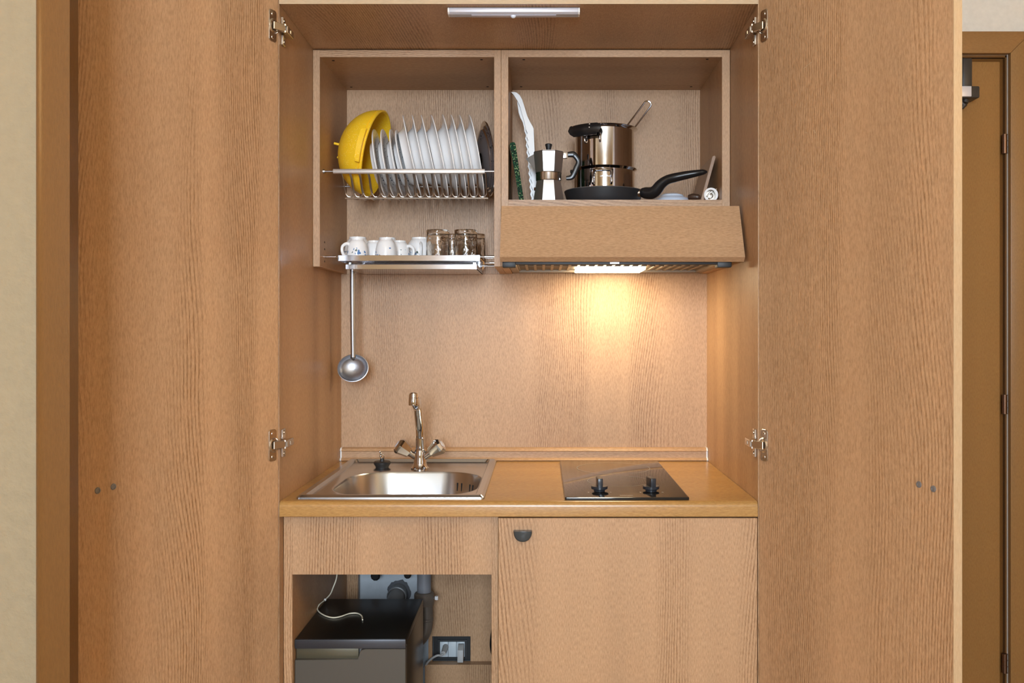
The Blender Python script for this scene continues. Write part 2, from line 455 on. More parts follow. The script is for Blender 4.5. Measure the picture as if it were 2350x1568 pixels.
# ------------------------------------------------------------------ tall cabinet with its two open doors
tall = thing('tall_cabinet', 'full-height oak cabinet holding the kitchenette, both doors swung open', 'cabinet', (-.048, .3, 0))
part(MB().box(NL - .018, NL, .002, .6, .0, 1.962), 'side_panel', OAK_V, tall)
part(MB().box(NR, NR + .018, .002, .6, .0, 1.962), 'side_panel', OAK_V, tall)
part(MB().box(NL, NR, .600, .618, .92, 1.962), 'back_panel', OAK_V, tall)
zt0, zt1 = PZ(8.5, 0), 1.926
part(MB().prism([(.004, zt0), (.6, zt1), (.6, zt1 + .018), (.004, zt0 + .018)], NL + .0005, NR - .0005, 'x'), 'top_panel', OAK_D, tall)
part(MB().box(NL + .0005, NR - .0005, .0, .004, zt0 - .0005, zt0 + .018), 'top_edging', EDGE_H, tall, 'pale edging of the top panel')

DLEN, DTH = .50, .018
def big_door(side):
    phi = R(23.8)
    Xh = NL if side < 0 else NR
    dv = Vector((side * math.sin(phi), -math.cos(phi), 0))
    th = math.atan2(dv.y, dv.x); out = 1.0 if side > 0 else -1.0     # local y of the outer face
    mb = MB().box(.001, DLEN, 0, out * DTH, .07, 1.985)
    d = part(mb, 'door', OAK_V, tall, local=True)
    d.location = Vector((Xh + side * .001, -.001, 0)) - WL[tall]; d.rotation_euler = (0, 0, th); WL[d] = Vector((0, 0, 0))
    part(MB().box(DLEN, DLEN + .0012, 0, out * DTH, .07, 1.985), 'edge_band', EDGE_V, d, 'pale oak edging', local=True)
    Mw = Matrix.Translation((Xh + side * .001, -.001, 0)) @ Matrix.Rotation(th, 4, 'Z'); Mi = Mw.inverted()
    def on(px, py):
        k = (px - CX) / FOC
        u = (k * D0 - Xh) / (dv.x - k * dv.y); z = H + (CY - py) / FOC * (D0 + u * dv.y)
        return u, z
    def L(x, y, z): return Mi @ Vector((x, y, z))
    for zc in (PZ(62, -.01), PZ(1021, -.01)):
        mb = MB(); f = -out                                            # f: towards the room side of the inner face
        prof = [(u, z + zc) for u, z in rrect(.008, .031, -.033, .033, .006, 4)]
        mb.prism(prof, 0, f * .0022, 'y', .0006, 1)
        for zz in (-.024, .024): mb.lathe([(0, .0014), (.0034, .001), (.0042, 0)], (.020, f * .0022, zc + zz), (0, f, 0), 14)
        mb.lathe([(.0145, 0), (.0155, .0022), (.013, .0045), (.011, .0045), (.010, .0024), (0, .0024)], (.0165, 0, zc), (0, f, 0), 28)
        h = part(mb, 'hinge', NICKEL, d, 'nickel cabinet hinge', local=True)
        # arm reaching across to the side panel, and its mounting plate
        mb = MB(); ins = -side
        a0 = Mw @ Vector((.018, f * .004, zc)); a1 = Vector((Xh + ins * .013, .004, zc)); a2 = Vector((Xh + ins * .013, .050, zc))
        def bar(p, q, w, hgt, bm=mb):
            dr = (q - p).normalized(); n = Vector((-dr.y, dr.x, 0)) * w; zv = Vector((0, 0, hgt))
            vs = [p + n + zv, p - n + zv, p - n - zv, p + n - zv, q + n + zv, q - n + zv, q - n - zv, q + n - zv]
            v = bm.faces([L(*t) for t in vs], [(0, 1, 2, 3), (7, 6, 5, 4), (0, 4, 5, 1), (1, 5, 6, 2), (2, 6, 7, 3), (3, 7, 4, 0)])
            bm._bev(v, .001, 1)
        bar(a0 + Vector((ins * .0, -.004, 0)), a1 + Vector((0, -.004, 0)), .0018, .0082)
        bar(a1, a2, .0045, .0075)
        bar(a1 + Vector((ins * .0045, .02, 0)), a1 + Vector((ins * .0045, .026, 0)), .0016, .004)
        bar(Vector((Xh + ins * .0045, .004, zc)), Vector((Xh + ins * .0045, .05, zc)), .0045, .006)
        for sg in (-1, 1):
            bar(Vector((Xh + ins * .0028, .014, zc + sg * .019)), Vector((Xh + ins * .0028, .030, zc + sg * .019)), .0026, .0105)
            mb.cyl(L(Xh + ins * .005, .022, zc + sg * .022), L(Xh + ins * .0065, .022, zc + sg * .022), .0042, seg=12)
        for zz in (-.0088, .0088): mb.cyl(L(a1.x, a1.y - .004, zc + zz), L(a1.x, a1.y - .004, zc + zz * .6), .0032, seg=10)
        part(mb, 'hinge_arm', NICKEL, d, 'nickel hinge arm', local=True)
    for px, py in (((226, 1126), (262, 1117)) if side < 0 else ((2107, 1112), (2140, 1122))):
        u, z = on(px, py)
        mb = MB().lathe([(.0055, 0), (.0052, .0012), (.003, .0016), (.0028, .0008), (0, .0008)], (u, 0, z), (0, -out, 0), 18)
        part(mb, 'screw', SCREWM, d, 'grey screw head', local=True)
    if side > 0:
        for a, b, c, e in ((1843, 158, 1862, 142), (1845, 303, 1852, 306), (1866, 299, 1870, 306)):
            u0, z0 = on(a, b); u1, z1 = on(c, e)
            part(MB().tube([(u0, 0, z0), ((u0 + u1) / 2, -.0003, (z0 + z1) / 2), (u1, 0, z1)], .0005, 6), 'scuff_mark', EDGE_V, d, 'pale scuff on the door', local=True)
big_door(-1); big_door(1)

# ------------------------------------------------------------------ light bar under the top panel
lx0, lx1 = PX(1027, .018), PX(1331, .018)
zl = zt0 - .0005
bar = thing('light_bar', 'slim silver battery light bar fixed under the cabinet top', 'light', ((lx0 + lx1) / 2, .03, zl))
part(MB().prism([(.016, zl - .003), (.019, zl - .0005), (.046, zl - .0015), (.046, zl - .010), (.040, zl - .0145), (.022, zl - .0145), (.016, zl - .011)], lx0 + .004, lx1 - .004, 'x', .0008, 2), 'housing', SILVER, bar)
part(MB().box(lx0 + .05, lx1 - .05, .024, .039, zl - .0152, zl - .014, .0003), 'diffuser', plain('frosted_lens', (.62, .62, .72), .35), bar)
for x in (lx0, lx1 - .004): part(MB().prism([(.016, zl - .003), (.019, zl - .0005), (.046, zl - .0015), (.046, zl - .010), (.040, zl - .0145), (.022, zl - .0145), (.016, zl - .011)], x, x + .004, 'x', .0012, 2), 'end_cap', WHITEP, bar)
part(MB().ball((PX(1178, .03), .030, zl - .0145), (.006, .006, .0055)), 'motion_sensor', BLUEWHITE, bar)

# ------------------------------------------------------------------ wall cabinet
CF = .285; CB = .594
def cX(px): return PX(px, CF)
def cZ(py): return PZ(py, CF)
zb = cZ(612); ztop = cZ(114.5); zti = cZ(131); zs1, zs0 = cZ(458.5), cZ(473)
wc = thing('upper_cabinet', 'open oak wall cabinet with dish bay and pot shelf, hung over the worktop', 'cabinet', (-.05, .44, zb))
xl0, xl1, xd0, xdm, xd1, xr0, xr1 = NL + .0005, cX(734), cX(1134), cX(1150), cX(1166.5), cX(1657), NR - .001
part(MB().box(xl0, xl1, CF, CB, zb, ztop - .0002, .0004, 1), 'side_panel', OAK_V, wc)
part(MB().box(xr0, xr1, CF, CB, zb, ztop - .0002, .0004, 1), 'side_panel', OAK_V, wc)
part(MB().box(xd0, xdm - .0003, CF, CB, zb, ztop - .0002, .0004, 1), 'divider', OAK_V, wc)
part(MB().box(xdm + .0003, xd1, CF, CB, zb, ztop - .0002, .0004, 1), 'divider', OAK_V, wc)
part(MB().box(xl1, xd0, CF, CB, zti, ztop - .0005), 'top_panel', OAK_H, wc)
part(MB().box(xd1, xr0, CF, CB, zti, ztop - .0005), 'top_panel', OAK_H, wc)
part(MB().box(xd1, xr0, CF + .0005, CB, zs0, zs1), 'shelf', OAK_H, wc)
part(MB().box(xl1, xd0, CB, CB + .004, zb, zti), 'back_panel', OAK_V, wc)
part(MB().box(xd1, xr0, CB, CB + .004, zs1, zti), 'back_panel', OAK_V, wc)
for px, py, pb in ((765, 139, 1), (1105, 137, 1), (806, 200, 0), (1119, 199, 0), (1202, 137, 1), (1623, 136, 1), (1196, 199, 0), (1586, 199, 0)):
    s_ = (CY - py) / (zti - H); Y = FOC / s_ - D0
    part(MB().cyl((PX(px, Y), Y, zti - .0004), (PX(px, Y), Y, zti + .001), .0035, seg=12), 'peg_hole', DARKHOLE, wc)
for dz in (.018, .035, -.012):
    part(MB().cyl((xl1 - .001, .333, PZ(589, .333) + dz), (xl1 + .0006, .333, PZ(589, .333) + dz), .0026, seg=10), 'peg_hole', DARKHOLE, wc)

# ------------------------------------------------------------------ plate rack and what stands in it
RY, RYB = .32, .545
zr = PZ(393.5, RY); zbot = PZ(453, .38)
rk = thing('plate_rack', 'wire plate rack with round front rail in the dish bay', 'rack', (-.32, .43, zbot))
rx0, rx1 = PX(765, RY), PX(1113, RY)
part(MB().prism([(RY - .005, zr - .0052), (RY - .0062, zr), (RY - .005, zr + .0052), (RY, zr + .0062), (RY + .005, zr + .004), (RY + .005, zr - .004), (RY, zr - .0062)], rx0, rx1, 'x', .0008, 2), 'front_rail', SATIN, rk)
part(MB().cyl((xl1 + .0005, RY, zr), (rx0 + .01, RY, zr), .0024, seg=12).lathe([(0, .004), (.005, .004), (.0055, 0), (0, 0)], (xl1, RY, zr), (1, 0, 0), 14), 'end_pin', STEEL, rk)
part(MB().cyl((rx1 - .01, RY, zr), (xd0 - .0005, RY, zr), .0024, seg=12), 'end_pin', STEEL, rk)
zrr = PZ(428, RYB)
part(MB().cyl((rx0, RYB, zrr), (rx1, RYB, zrr), .004, seg=16), 'rear_rail', STEEL, rk)
part(MB().cyl((xl1 + .0005, RYB, zrr), (rx0, RYB, zrr), .0024, seg=12), 'end_pin', STEEL, rk)
part(MB().cyl((rx1, RYB, zrr), (xd0 - .0005, RYB, zrr), .0024, seg=12), 'end_pin', STEEL, rk)
part(MB().cyl((PX(792, .375), .375, zbot - .003), (PX(1120, .375), .375, zbot - .003), .0026, seg=10), 'bottom_rail', WIRE, rk)
x0 = PX(792.5, .375); stp = (PX(1118, .375) - x0) / 16.0
SLOT = []
for i in range(16):
    a = x0 + i * stp + .0012; b = x0 + (i + 1) * stp - .0012; rad = (b - a) / 2; c = (a + b) / 2
    SLOT.append(c)
    pts = [(a, RY + .003, zr - .002), (a, RY + .022, zr - .012), (a, .360, zr - .035)]
    for k in range(0, 9):
        an = PI + PI * k / 8
        pts.append((c + rad * math.cos(an), .375 + .003 * math.sin(an - PI), zbot + .010 + .010 * math.sin(an)))
    pts += [(b, .360, zr - .035), (b, RY + .022, zr - .012), (b, RY + .003, zr - .002)]
    mb = MB().tube(pts, .0017, 8)
    mb.tube([(c, .375, zbot), (c, .43, zbot + .003), (c, .475, zbot + .007), (c, .515, zbot + .024), (c, RYB, zrr)], .0017, 8, sub=4)
    part(mb, 'wire_divider', WIRE, rk)

ZPL = zbot + .0075          # plates stand in the wires here
def plate_mesh(name, rr, depth, mats):
    o = [(0, -depth), (rr * .56, -depth), (rr * .58, -depth - .0015), (rr * .61, -depth - .0015), (rr * .63, -depth + .001), (rr * .70, -depth * .45), (rr * .86, -depth * .12),
         (rr, -.0022), (rr + .0004, -.0008), (rr - .0006, .0003), (rr * .86, -depth * .12 + .0028), (rr * .70, -depth * .45 + .003), (rr * .60, -depth + .0035), (0, -depth + .0032)]
    mb = MB().lathe(o, (-rr, 0, 0), (0, 0, 1), 72)
    nn = len(o)
    return mb.mesh(name, (0, 0, 0), mats, 40, pickmat=lambda f: 1 if (f.normal.z > .2 and f.calc_center_median().z > -depth + .002) else 0)
RB, RS = .1055, .087
BIGM = sprig('dinner_glaze', 150.0, ring=(.066, .101), cx=-RB, dens=.5, size=.36, col1=(.05, .06, .10), col2=(.07, .085, .07))
SMALLM = sprig('dessert_glaze', 165.0, ring=(.030, .083), cx=-RS, dens=.55, size=.36, col1=(.07, .085, .14), col2=(.09, .11, .09))
big_me = plate_mesh('dinner_plate', RB, .021, [PORC, BIGM])
small_me = plate_mesh('dessert_plate', RS, .014, [PORC, SMALLM])
sm_lab = ['small sprigged plate standing half inside the yellow colander', 'second small sprigged plate from the colander, just outside its rim',
          'third small sprigged plate from the colander', 'small sprigged plate next to the first tall dinner plate']
for i, (bx, dx) in enumerate(((887, -25), (906.5, -25), (927, -27), (947, -34))):
    o = bpy.data.objects.new('dessert_plate', small_me); COL.objects.link(o)
    o.location = (PX(bx, .43), .43, ZPL); a = math.asin(abs(dx) / 155.0); o.rotation_euler = (0, PI / 2 - a, R(random.uniform(-1, 1)))
    tag(o, sm_lab[i], 'plate', 'small sprigged plates in the rack')
bg_lab = ['white dinner plate beside the last small sprigged plate', 'second white dinner plate from the small sprigged plates', 'third white dinner plate from the small sprigged plates',
          'fourth white dinner plate in the row, after a gap at its top', 'fifth white dinner plate, mid-row with broad white back showing', 'third white dinner plate from the steel pot lid',
          'second white dinner plate from the steel pot lid', 'white dinner plate right beside the steel pot lid']
for i, (bx, dx) in enumerate(((968, -42), (988, -41), (1009, -42), (1029.5, -41), (1050.5, -36), (1071, -37), (1091, -38), (1111.5, -36))):
    o = bpy.data.objects.new('dinner_plate', big_me); COL.objects.link(o)
    o.location = (PX(bx, .43), .43, ZPL); a = math.asin(abs(dx) / 194.0); o.rotation_euler = (0, PI / 2 - a, R((4.5, 5, 5.5, 7.5, 7.5, 6.8, 6.2, 6)[i]))
    tag(o, bg_lab[i], 'plate', 'white dinner plates in the rack')

# yellow colander
RC = .110
cb = thing('colander', 'yellow plastic colander lying on its side in the rack', 'colander', (PX(842, .43), .43, ZPL + .002))
cb.rotation_euler = (0, R(103), R(-5)); WL[cb] = Vector((0, 0, 0))
dp = .094
outp = [(RC * math.sin(R(a)), -dp * math.cos(R(a))) for a in range(0, 90, 6)]
prof = outp + [(RC - .003, -.008), (RC + .001, -.006), (RC + .0015, 0), (RC - .002, .001), (RC - .005, -.004)] + [((RC - .004) * math.sin(R(a)), -(dp - .003) * math.cos(R(a))) for a in range(84, -1, -6)]
part(MB().lathe(prof, (-RC, 0, 0), (0, 0, 1), 72), 'bowl', YELLOW, cb, local=True)
for sg in (-1, 1):
    L0 = [(x, sg * (math.sqrt(max(RC * RC - x * x, 0)) - .006)) for x in [(-.042 + .084 * k / 12) for k in range(13)]]
    L1 = [(x, sg * (math.sqrt(max(RC * RC - x * x, 0)) + .012)) for x in [(.042 - .084 * k / 12) for k in range(13)]]
    poly = [(x - RC, y) for x, y in L0 + L1]
    part(MB().prism(poly, -.016, -.0035, 'z', .0015, 2), 'lug_handle', YELLOW, cb, local=True)
for k in range(3):
    a = R(150 + 120 * k); c, s_ = math.cos(a) * .030, math.sin(a) * .030
    part(MB().cyl((-RC + c, s_, -dp * .93), (-RC + c * 1.05, s_ * 1.05, -dp - .009), .0035, .003, 12), 'foot', YELLOW, cb, local=True)

# steel pot lid at the end of the rack
RL = .094
lc = Vector((-.1385, .43, 1.6985))
lid = thing('pot_lid', 'round steel pot lid with black knob at the end of the rack', 'lid', lc)
n = Vector((-.97, -.225, -.115)).normalized()
lid.rotation_mode = 'QUATERNION'; lid.rotation_quaternion = n.to_track_quat('Z', 'Y'); WL[lid] = Vector((0, 0, 0))
prof = [(RL, -.001), (RL + .001, .001), (RL - .001, .0025), (RL * .90, .003), (RL * .87, .006), (RL * .82, .0065), (RL * .79, .011), (RL * .72, .013), (RL * .45, .020), (0, .024),
        (0, .022), (RL * .45, .018), (RL * .72, .011), (RL * .79, .009), (RL * .82, .0045), (RL * .9, .001)]
part(MB().lathe(prof, seg=72), 'cover', SHINY, lid, local=True)
part(MB().lathe([(0, .0235), (.006, .0235), (.007, .026), (.016, .028), (.017, .032), (.012, .036), (0, .037)], seg=28), 'knob', BLACK, lid, local=True)

# ------------------------------------------------------------------ lower tray with cups and glasses
TY, TYB = .333, .575
tz1, tz0 = PZ(586, TY), PZ(599, TY)
tr_ = thing('drainer_tray', 'polished steel drainer tray carrying the cups and glasses', 'tray', (-.325, .45, tz0))
tx0, tx1 = PX(776, TY), PX(1101, TY)
mb = MB().box(tx0, tx1, TY, TY + .0015, tz0, tz1, .0004, 1)
mb.prism([(TY, tz1), (TY + .006, tz1 + .0005), (TY + .006, tz1 - .001), (TY + .0015, tz1 - .0015)], tx0, tx1, 'x')
part(mb, 'front_rail', SHINY, tr_)
zsh = tz1 - .008
mb = MB().box(tx0 + .002, tx1 - .002, TY + .002, TYB, zsh - .0012, zsh)
mb.box(tx0, tx0 + .0015, TY, TYB, tz0, tz1 - .002); mb.box(tx1 - .0015, tx1, TY, TYB, tz0, tz1 - .002); mb.box(tx0, tx1, TYB, TYB + .0015, tz0, tz1)
for i in range(26):
    for j in range(5): mb.lathe([(0, 0), (.0035, 0)], (tx0 + .014 + i * (tx1 - tx0 - .028) / 25, TY + .02 + j * .045, zsh - .0014), (0, 0, 1), 8, mi=1)
part(mb, 'shelf', [STEEL, DARKHOLE], tr_)
dx0, dx1 = PX(793, TY + .008), PX(1094, TY + .008); dz1, dz0 = PZ(607, TY + .008), PZ(618, TY + .008)
mb = MB().box(dx0, dx1, TY + .008, TY + .0095, dz0, dz1, .0004, 1).box(dx0, dx1, TY + .0095, TYB - .01, dz0, dz0 + .0012)
mb.box(dx0, dx0 + .0012, TY + .0095, TYB - .01, dz0, dz1).box(dx1 - .0012, dx1, TY + .0095, TYB - .01, dz0, dz1).box(dx0, dx1, TYB - .0115, TYB - .01, dz0, dz1)
dt = part(mb, 'drip_pan', SHINY, tr_)
zpin = PZ(589.5, TY + .004)
for xa, xb in ((xl1 + .0003, tx0 + .002), (tx1 - .002, xd0 - .0003)):
    m_ = xa + (xb - xa) * (.75 if xa < -.4 else .35)
    for yy in (TY + .006, TYB - .02):
        mb = MB().cyl((xa, yy, zpin), (xb, yy, zpin), .0020, seg=10)
        mb.cyl((xa, yy, zpin), (m_, yy, zpin), .0036, seg=14) if xa < -.4 else mb.cyl((m_, yy, zpin), (xb, yy, zpin), .0036, seg=14)
        part(mb, 'end_pin', CHROME, tr_)
for xx in (dx0 + .004, dx1 - .010):
    for yy in (TY + .03, TYB - .04):
        part(MB().box(xx, xx + .006, yy, yy + .004, dz1 - .002, zsh - .001), 'hanger', CHROME, tr_)
mb = MB().tube([(tx1 + .001, TY + .012, zpin - .002), (tx1 + .008, TY + .02, zpin - .010), (tx1 + .004, TY + .05, dz0 + .003)], .003, 10).cyl((tx1 + .004, TY + .03, dz1 - .002), (xd0 - .0005, TY + .03, dz1 - .002), .0022, seg=10)
part(mb, 'clip', CHROME, tr_)

def cup_mesh(name, r, h):
    # upside down: rim at z=0, foot ring on top
    o = [(r * .97, 0), (r, .001), (r * 1.0, h * .25), (r * .97, h * .5), (r * .86, h * .76), (r * .68, h * .90), (r * .60, h * .93), (r * .60, h), (r * .53, h), (r * .52, h * .95), (0, h * .95),
         (0, h * .91), (r * .6, h * .88), (r * .80, h * .74), (r * .91, h * .5), (r * .94, h * .25), (r * .93, .001)]
    return MB().lathe(o, seg=48, closed=True).mesh(name, (0, 0, 0), [CUPM], 50)
def handle_mesh(name, r, h, w):
    pts = [(r * .97, 0, h * .16), (r + w * .6, 0, h * .18), (r + w, 0, h * .40), (r + w * .9, 0, h * .62), (r * .93 + w * .35, 0, h * .74), (r * .80, 0, h * .72)]
    return MB().tube(pts, [.0032, .003, .003, .003, .0032, .0036], 10, sub=4, squash=1.3).mesh(name, (0, 0, 0), [PORC], 60)
cups = {'s': (cup_mesh('cup', .0265, .0545), handle_mesh('handle', .0265, .0545, .014)), 'b': (cup_mesh('cup', .0365, .068), handle_mesh('handle', .0365, .068, .017))}
def cup(kind, px, Y, yaw, label):
    o = bpy.data.objects.new('cup', cups[kind][0]); COL.objects.link(o)
    hd = bpy.data.objects.new('handle', cups[kind][1]); COL.objects.link(hd); hd.parent = o
    o.location = (PX(px, Y), Y, zsh); o.rotation_euler = (0, 0, R(yaw))
    tag(o, label, 'cup', 'upturned flowered cups on the tray')
cup('b', 821, .50, 120, 'large white upturned cup behind the small one at the tray end by the cabinet side')
cup('s', 820, .395, 215, 'small flowered cup at the tray end, handle turned to the cabinet side')
cup('s', 859, .455, 20, 'small plain cup half hidden behind the middle flowered cup')
cup('s', 886, .390, 95, 'flowered cup in the middle front of the cups, handle hidden')
cup('b', 889, .515, 80, 'large white upturned cup rising behind the middle flowered cup')
cup('s', 917, .455, -20, 'small cup between middle flowered cup and large plain cup, handle towards the glasses')
cup('b', 964, .510, -80, 'large plain white upturned cup next to the amber tumblers')
def glass(px, Y, label, me=[None]):
    if me[0] is None:
        r, h = .0295, .0745
        o = [(r, 0), (r + .0003, .001), (r * .985, h * .5), (r * .95, h * .84), (r * .955, h * .87), (r * .97, h * .89), (r * .97, h * .975), (r * .94, h), (0, h - .001), (0, h * .88), (r * .86, h * .86), (r * .91, h * .5), (r * .935, .001)]
        me[0] = MB().lathe(o, seg=56, closed=True).mesh('tumbler', (0, 0, 0), [AMBER], 40)
    o = bpy.data.objects.new('tumbler', me[0]); COL.objects.link(o); o.location = (PX(px, Y), Y, zsh + .0003)
    tag(o, label, 'glass', 'upturned amber tumblers on the tray')
glass(1005, .385, 'front amber tumbler upturned beside the large plain cup')
glass(1069, .385, 'front amber tumbler upturned nearest the cabinet divider')
glass(1038, .500, 'amber tumbler behind, seen in the gap between the two front tumblers')
glass(1088, .490, 'rear amber tumbler peeping out beside the divider')

# ladle hung under the tray
LYY = .47
lt = P(809, 622, LYY); lb = P(810, 845, LYY)
ld = thing('ladle', 'steel ladle hanging from the drainer tray against the back', 'ladle', lb)
hp = [Vector((lt.x, LYY, lt.z + .006)), Vector((lt.x, LYY, lt.z - .06)), Vector((lt.x + .0005, LYY, (lt.z + lb.z) / 2)), Vector((lb.x, LYY + .002, lb.z + .034)), Vector((lb.x, LYY - .0, lb.z + .029))]
part(MB().tube(hp, [.0074, .0074, .0070, .0070, .0080], 16, sub=5, squash=.9), 'handle', STEEL_V, ld)
part(MB().tube([(lt.x - .004, LYY, lt.z + .004), (lt.x - .004, LYY, dz0 + .0045), (lt.x + .004, LYY, dz0 + .0045), (lt.x + .004, LYY, lt.z + .004)], .0015, 8), 'hook', CHROME, ld)
rb = .0385
prof = [(rb * math.sin(R(a)), -rb * .62 * math.cos(R(a))) for a in range(0, 91, 9)] + [(rb + .0012, .0008), (rb - .0006, .0012)] + [((rb - .0016) * math.sin(R(a)), -(rb * .62 - .0016) * math.cos(R(a))) for a in range(84, -1, -9)]
mb = MB().lathe(prof, seg=56)
mb.xform(Matrix.Translation(lb) @ Matrix.Rotation(R(90 - 16), 4, 'X') @ Matrix.Diagonal((1.02, .93, 1, 1)))
part(mb, 'bowl', STEEL_V, ld, angle=50)

# ------------------------------------------------------------------ things on the pot shelf
ZS = zs1 + .0002
# green speckled board
GY0, GY1 = .325, .52
gb = [P(1169.5, 333, GY0), P(1171, 328, GY0), P(1176, 326, GY0), P(1181, 327, GY0), P(1183.5, 332, GY0), P(1191, 385, GY0), P(1203, 463.7, GY0), P(1192, 463.7, GY0), P(1181, 395, GY0)]
solo(MB().prism([(v.x, max(v.z, ZS)) for v in gb], GY0, GY1, 'y', .0008, 1), 'serving_board', SPECK, 'dark green speckled board leaning on the divider of the pot shelf', 'board', (gb[7].x, GY0, ZS))
# white plastic tongs
TYY = .44
def ser(x0, y0, x1, y1, n, amp):
    out = []
    for i in range(2 * n + 1):
        t = i / (2 * n); out.append((x0 + (x1 - x0) * t + (amp if i % 2 else 0), y0 + (y1 - y0) * t))
    return out
tg = thing('tongs', 'white plastic tongs with wavy edges standing beside the moka pot', 'tongs', (PX(1226, TYY), TYY, ZS))
yb = CY - (ZS - H) / (D0 + TYY) * FOC
arm1 = [(1172, 212), (1179, 211), (1186, 213), (1193, 219), (1199, 230), (1204, 247), (1210, 267), (1216, 281), (1222, 289), (1225, 296), (1226, 330), (1227.5, 360), (1230, 400), (1235, yb)] + \
    ser(1224, yb, 1206.5, 298, 11, 4.0) + [(1206, 291), (1204, 281), (1199, 264), (1194, 246), (1188, 231), (1180, 219)]
part(MB().prism([(PX(x, TYY), PZ(y, TYY)) for x, y in arm1], TYY - .003, TYY + .003, 'y', .0007, 1), 'arm', WHITEP, tg)
arm2 = [(1186, 230), (1190, 232), (1196, 250), (1202, 268), (1207, 282), (1214, 292), (1220, 298), (1223, 360), (1227, 420), (1231, yb)] + ser(1219, yb, 1203, 300, 11, 4.0) + [(1203, 290), (1200, 278), (1194, 269), (1189.5, 255), (1188, 241)]
part(MB().prism([(PX(x, TYY), PZ(y, TYY)) for x, y in arm2], TYY + .012, TYY + .017, 'y', .0007, 1), 'arm', WHITEP, tg)
part(MB().prism([(PX(x, TYY), PZ(y, TYY)) for x, y in [(1173, 212.3), (1179, 211.6), (1186, 213.6), (1192, 218.5), (1188.5, 221), (1183, 216.5), (1177, 214.5)]], TYY - .0025, TYY + .017, 'y', .0007, 1), 'spring_end', WHITEP, tg)

# moka pot
MY = .36; mx = PX(1259, MY)
def mz(py): return PZ(py, MY)
mk = thing('moka_pot', 'aluminium eight-sided moka pot with black handle on the pot shelf', 'coffee pot', (mx, MY, ZS))
k8 = 1 / math.cos(PI / 8); rt = PI / 8
part(MB().lathe([(0, ZS), (.0378 * k8, ZS), (.038 * k8, ZS + .002), (.0297 * k8, mz(417)), (0, mz(417))], (mx, MY, 0), seg=8, rot=rt), 'base', ALU, mk, angle=20)
part(MB().lathe([(0, mz(417)), (.030, mz(417)), (.0315, mz(414.5)), (.0315, mz(400)), (.0325, mz(398)), (0, mz(397.5))], (mx, MY, 0), seg=48), 'collar', ALU2, mk)
ub = part(MB().lathe([(0, mz(398)), (.0312 * k8, mz(397.5)), (.0325 * k8, mz(393)), (.0368 * k8, mz(352.5)), (.0362 * k8, mz(351.5)), (0, mz(351.5))], (mx, MY, 0), seg=8, rot=rt), 'upper_chamber', ALU, mk, angle=20)
sp0 = [(mx - .033, MY + .013, mz(357)), (mx - .033, MY - .013, mz(357)), (mx - PX(CX + 52, MY), MY, mz(364)), (mx - .0335, MY, mz(392))]
part(MB().faces([(mx - .030, MY + .014, mz(353)), (mx - .030, MY - .014, mz(353)), (mx - .0565, MY, mz(364.5)), (mx - .0325, MY, mz(391))], [(0, 1, 2), (1, 3, 2), (0, 2, 3), (0, 3, 1)]) and None or
     (lambda m: (m.faces([(mx - .030, MY + .014, mz(353)), (mx - .030, MY - .014, mz(353)), (mx - .0565, MY, mz(364.5)), (mx - .0325, MY, mz(391))], [(0, 1, 2), (1, 3, 2), (0, 2, 3), (0, 3, 1)]), m)[1])(MB()),
     'spout', ALU, mk)
part(MB().lathe([(0, mz(351.5)), (.0358 * k8, mz(351.4)), (.0355 * k8, mz(350)), (.012, mz(346.8)), (0, mz(346.5))], (mx, MY, 0), seg=8, rot=rt), 'lid', ALU, mk, angle=20)
part(MB().lathe([(0, mz(347)), (.0055, mz(347)), (.0062, mz(342)), (.0088, mz(333)), (.0082, mz(331)), (.004, mz(329.6)), (0, mz(329.4))], (mx, MY, 0), seg=16), 'knob', BLACKM, mk)
part(MB().box(mx + .031, mx + PX(CX + 43, MY), MY - .005, MY + .005, mz(364), mz(350), .001).cyl((mx + .040, MY - .0058, mz(356)), (mx + .040, MY + .0058, mz(356)), .0025, seg=12), 'bracket', ALU2, mk)
hpts = [P(1303, 355, MY), P(1315, 354.5, MY), P(1320, 358, MY), P(1328, 371, MY), P(1323, 385, MY), P(1315, 403, MY), P(1309, 408, MY), P(1299.5, 409, MY)]
hm = MB().tube(hpts, [.0055, .0062, .0055, .0052, .0056, .0055, .0050, .0040], 10, sub=3, squash=1.25).ball(P(1311, 394, MY), (.003, .004, .005), 12)
part(hm, 'handle', BLACK, mk)
part(MB().lathe([(0, .004), (.0035, .004), (.0045, 0)], (mx - .0325, MY, mz(434)), (-1, 0, 0), 12), 'valve', BRONZE, mk)

# frying pan
FX, FY, FR = PX(1385, .44), .44, .1005
fp = thing('frying_pan', 'dark frying pan with long black handle under the pots', 'frying pan', (FX, FY, ZS))
zrim = PZ(427, .335)
prof = [(0, ZS + .0005), (.084, ZS), (.0865, ZS + .002), (.0945, ZS + .020), (FR, zrim), (FR - .0015, zrim + .0012), (FR - .003, zrim), (.0920, ZS + .022), (.0835, ZS + .0055), (0, ZS + .005)]
part(MB().lathe(prof, (FX, FY, 0), seg=80), 'body', NONSTICK, fp)
part(MB().tube([(FX + (FR - .001) * math.cos(2 * PI * k / 64), FY + (FR - .001) * math.sin(2 * PI * k / 64), zrim + .0007) for k in range(64)], .0011, 8, closed=True), 'rim', plain('bare_rim', (.35, .32, .30), .35, .8), fp)
HY = .40
part(MB().tube([P(1450, 446, HY), P(1466, 443, HY), P(1482, 442, HY)], [.0135, .0125, .012], 16, squash=.8), 'ferrule', NICKEL, fp)
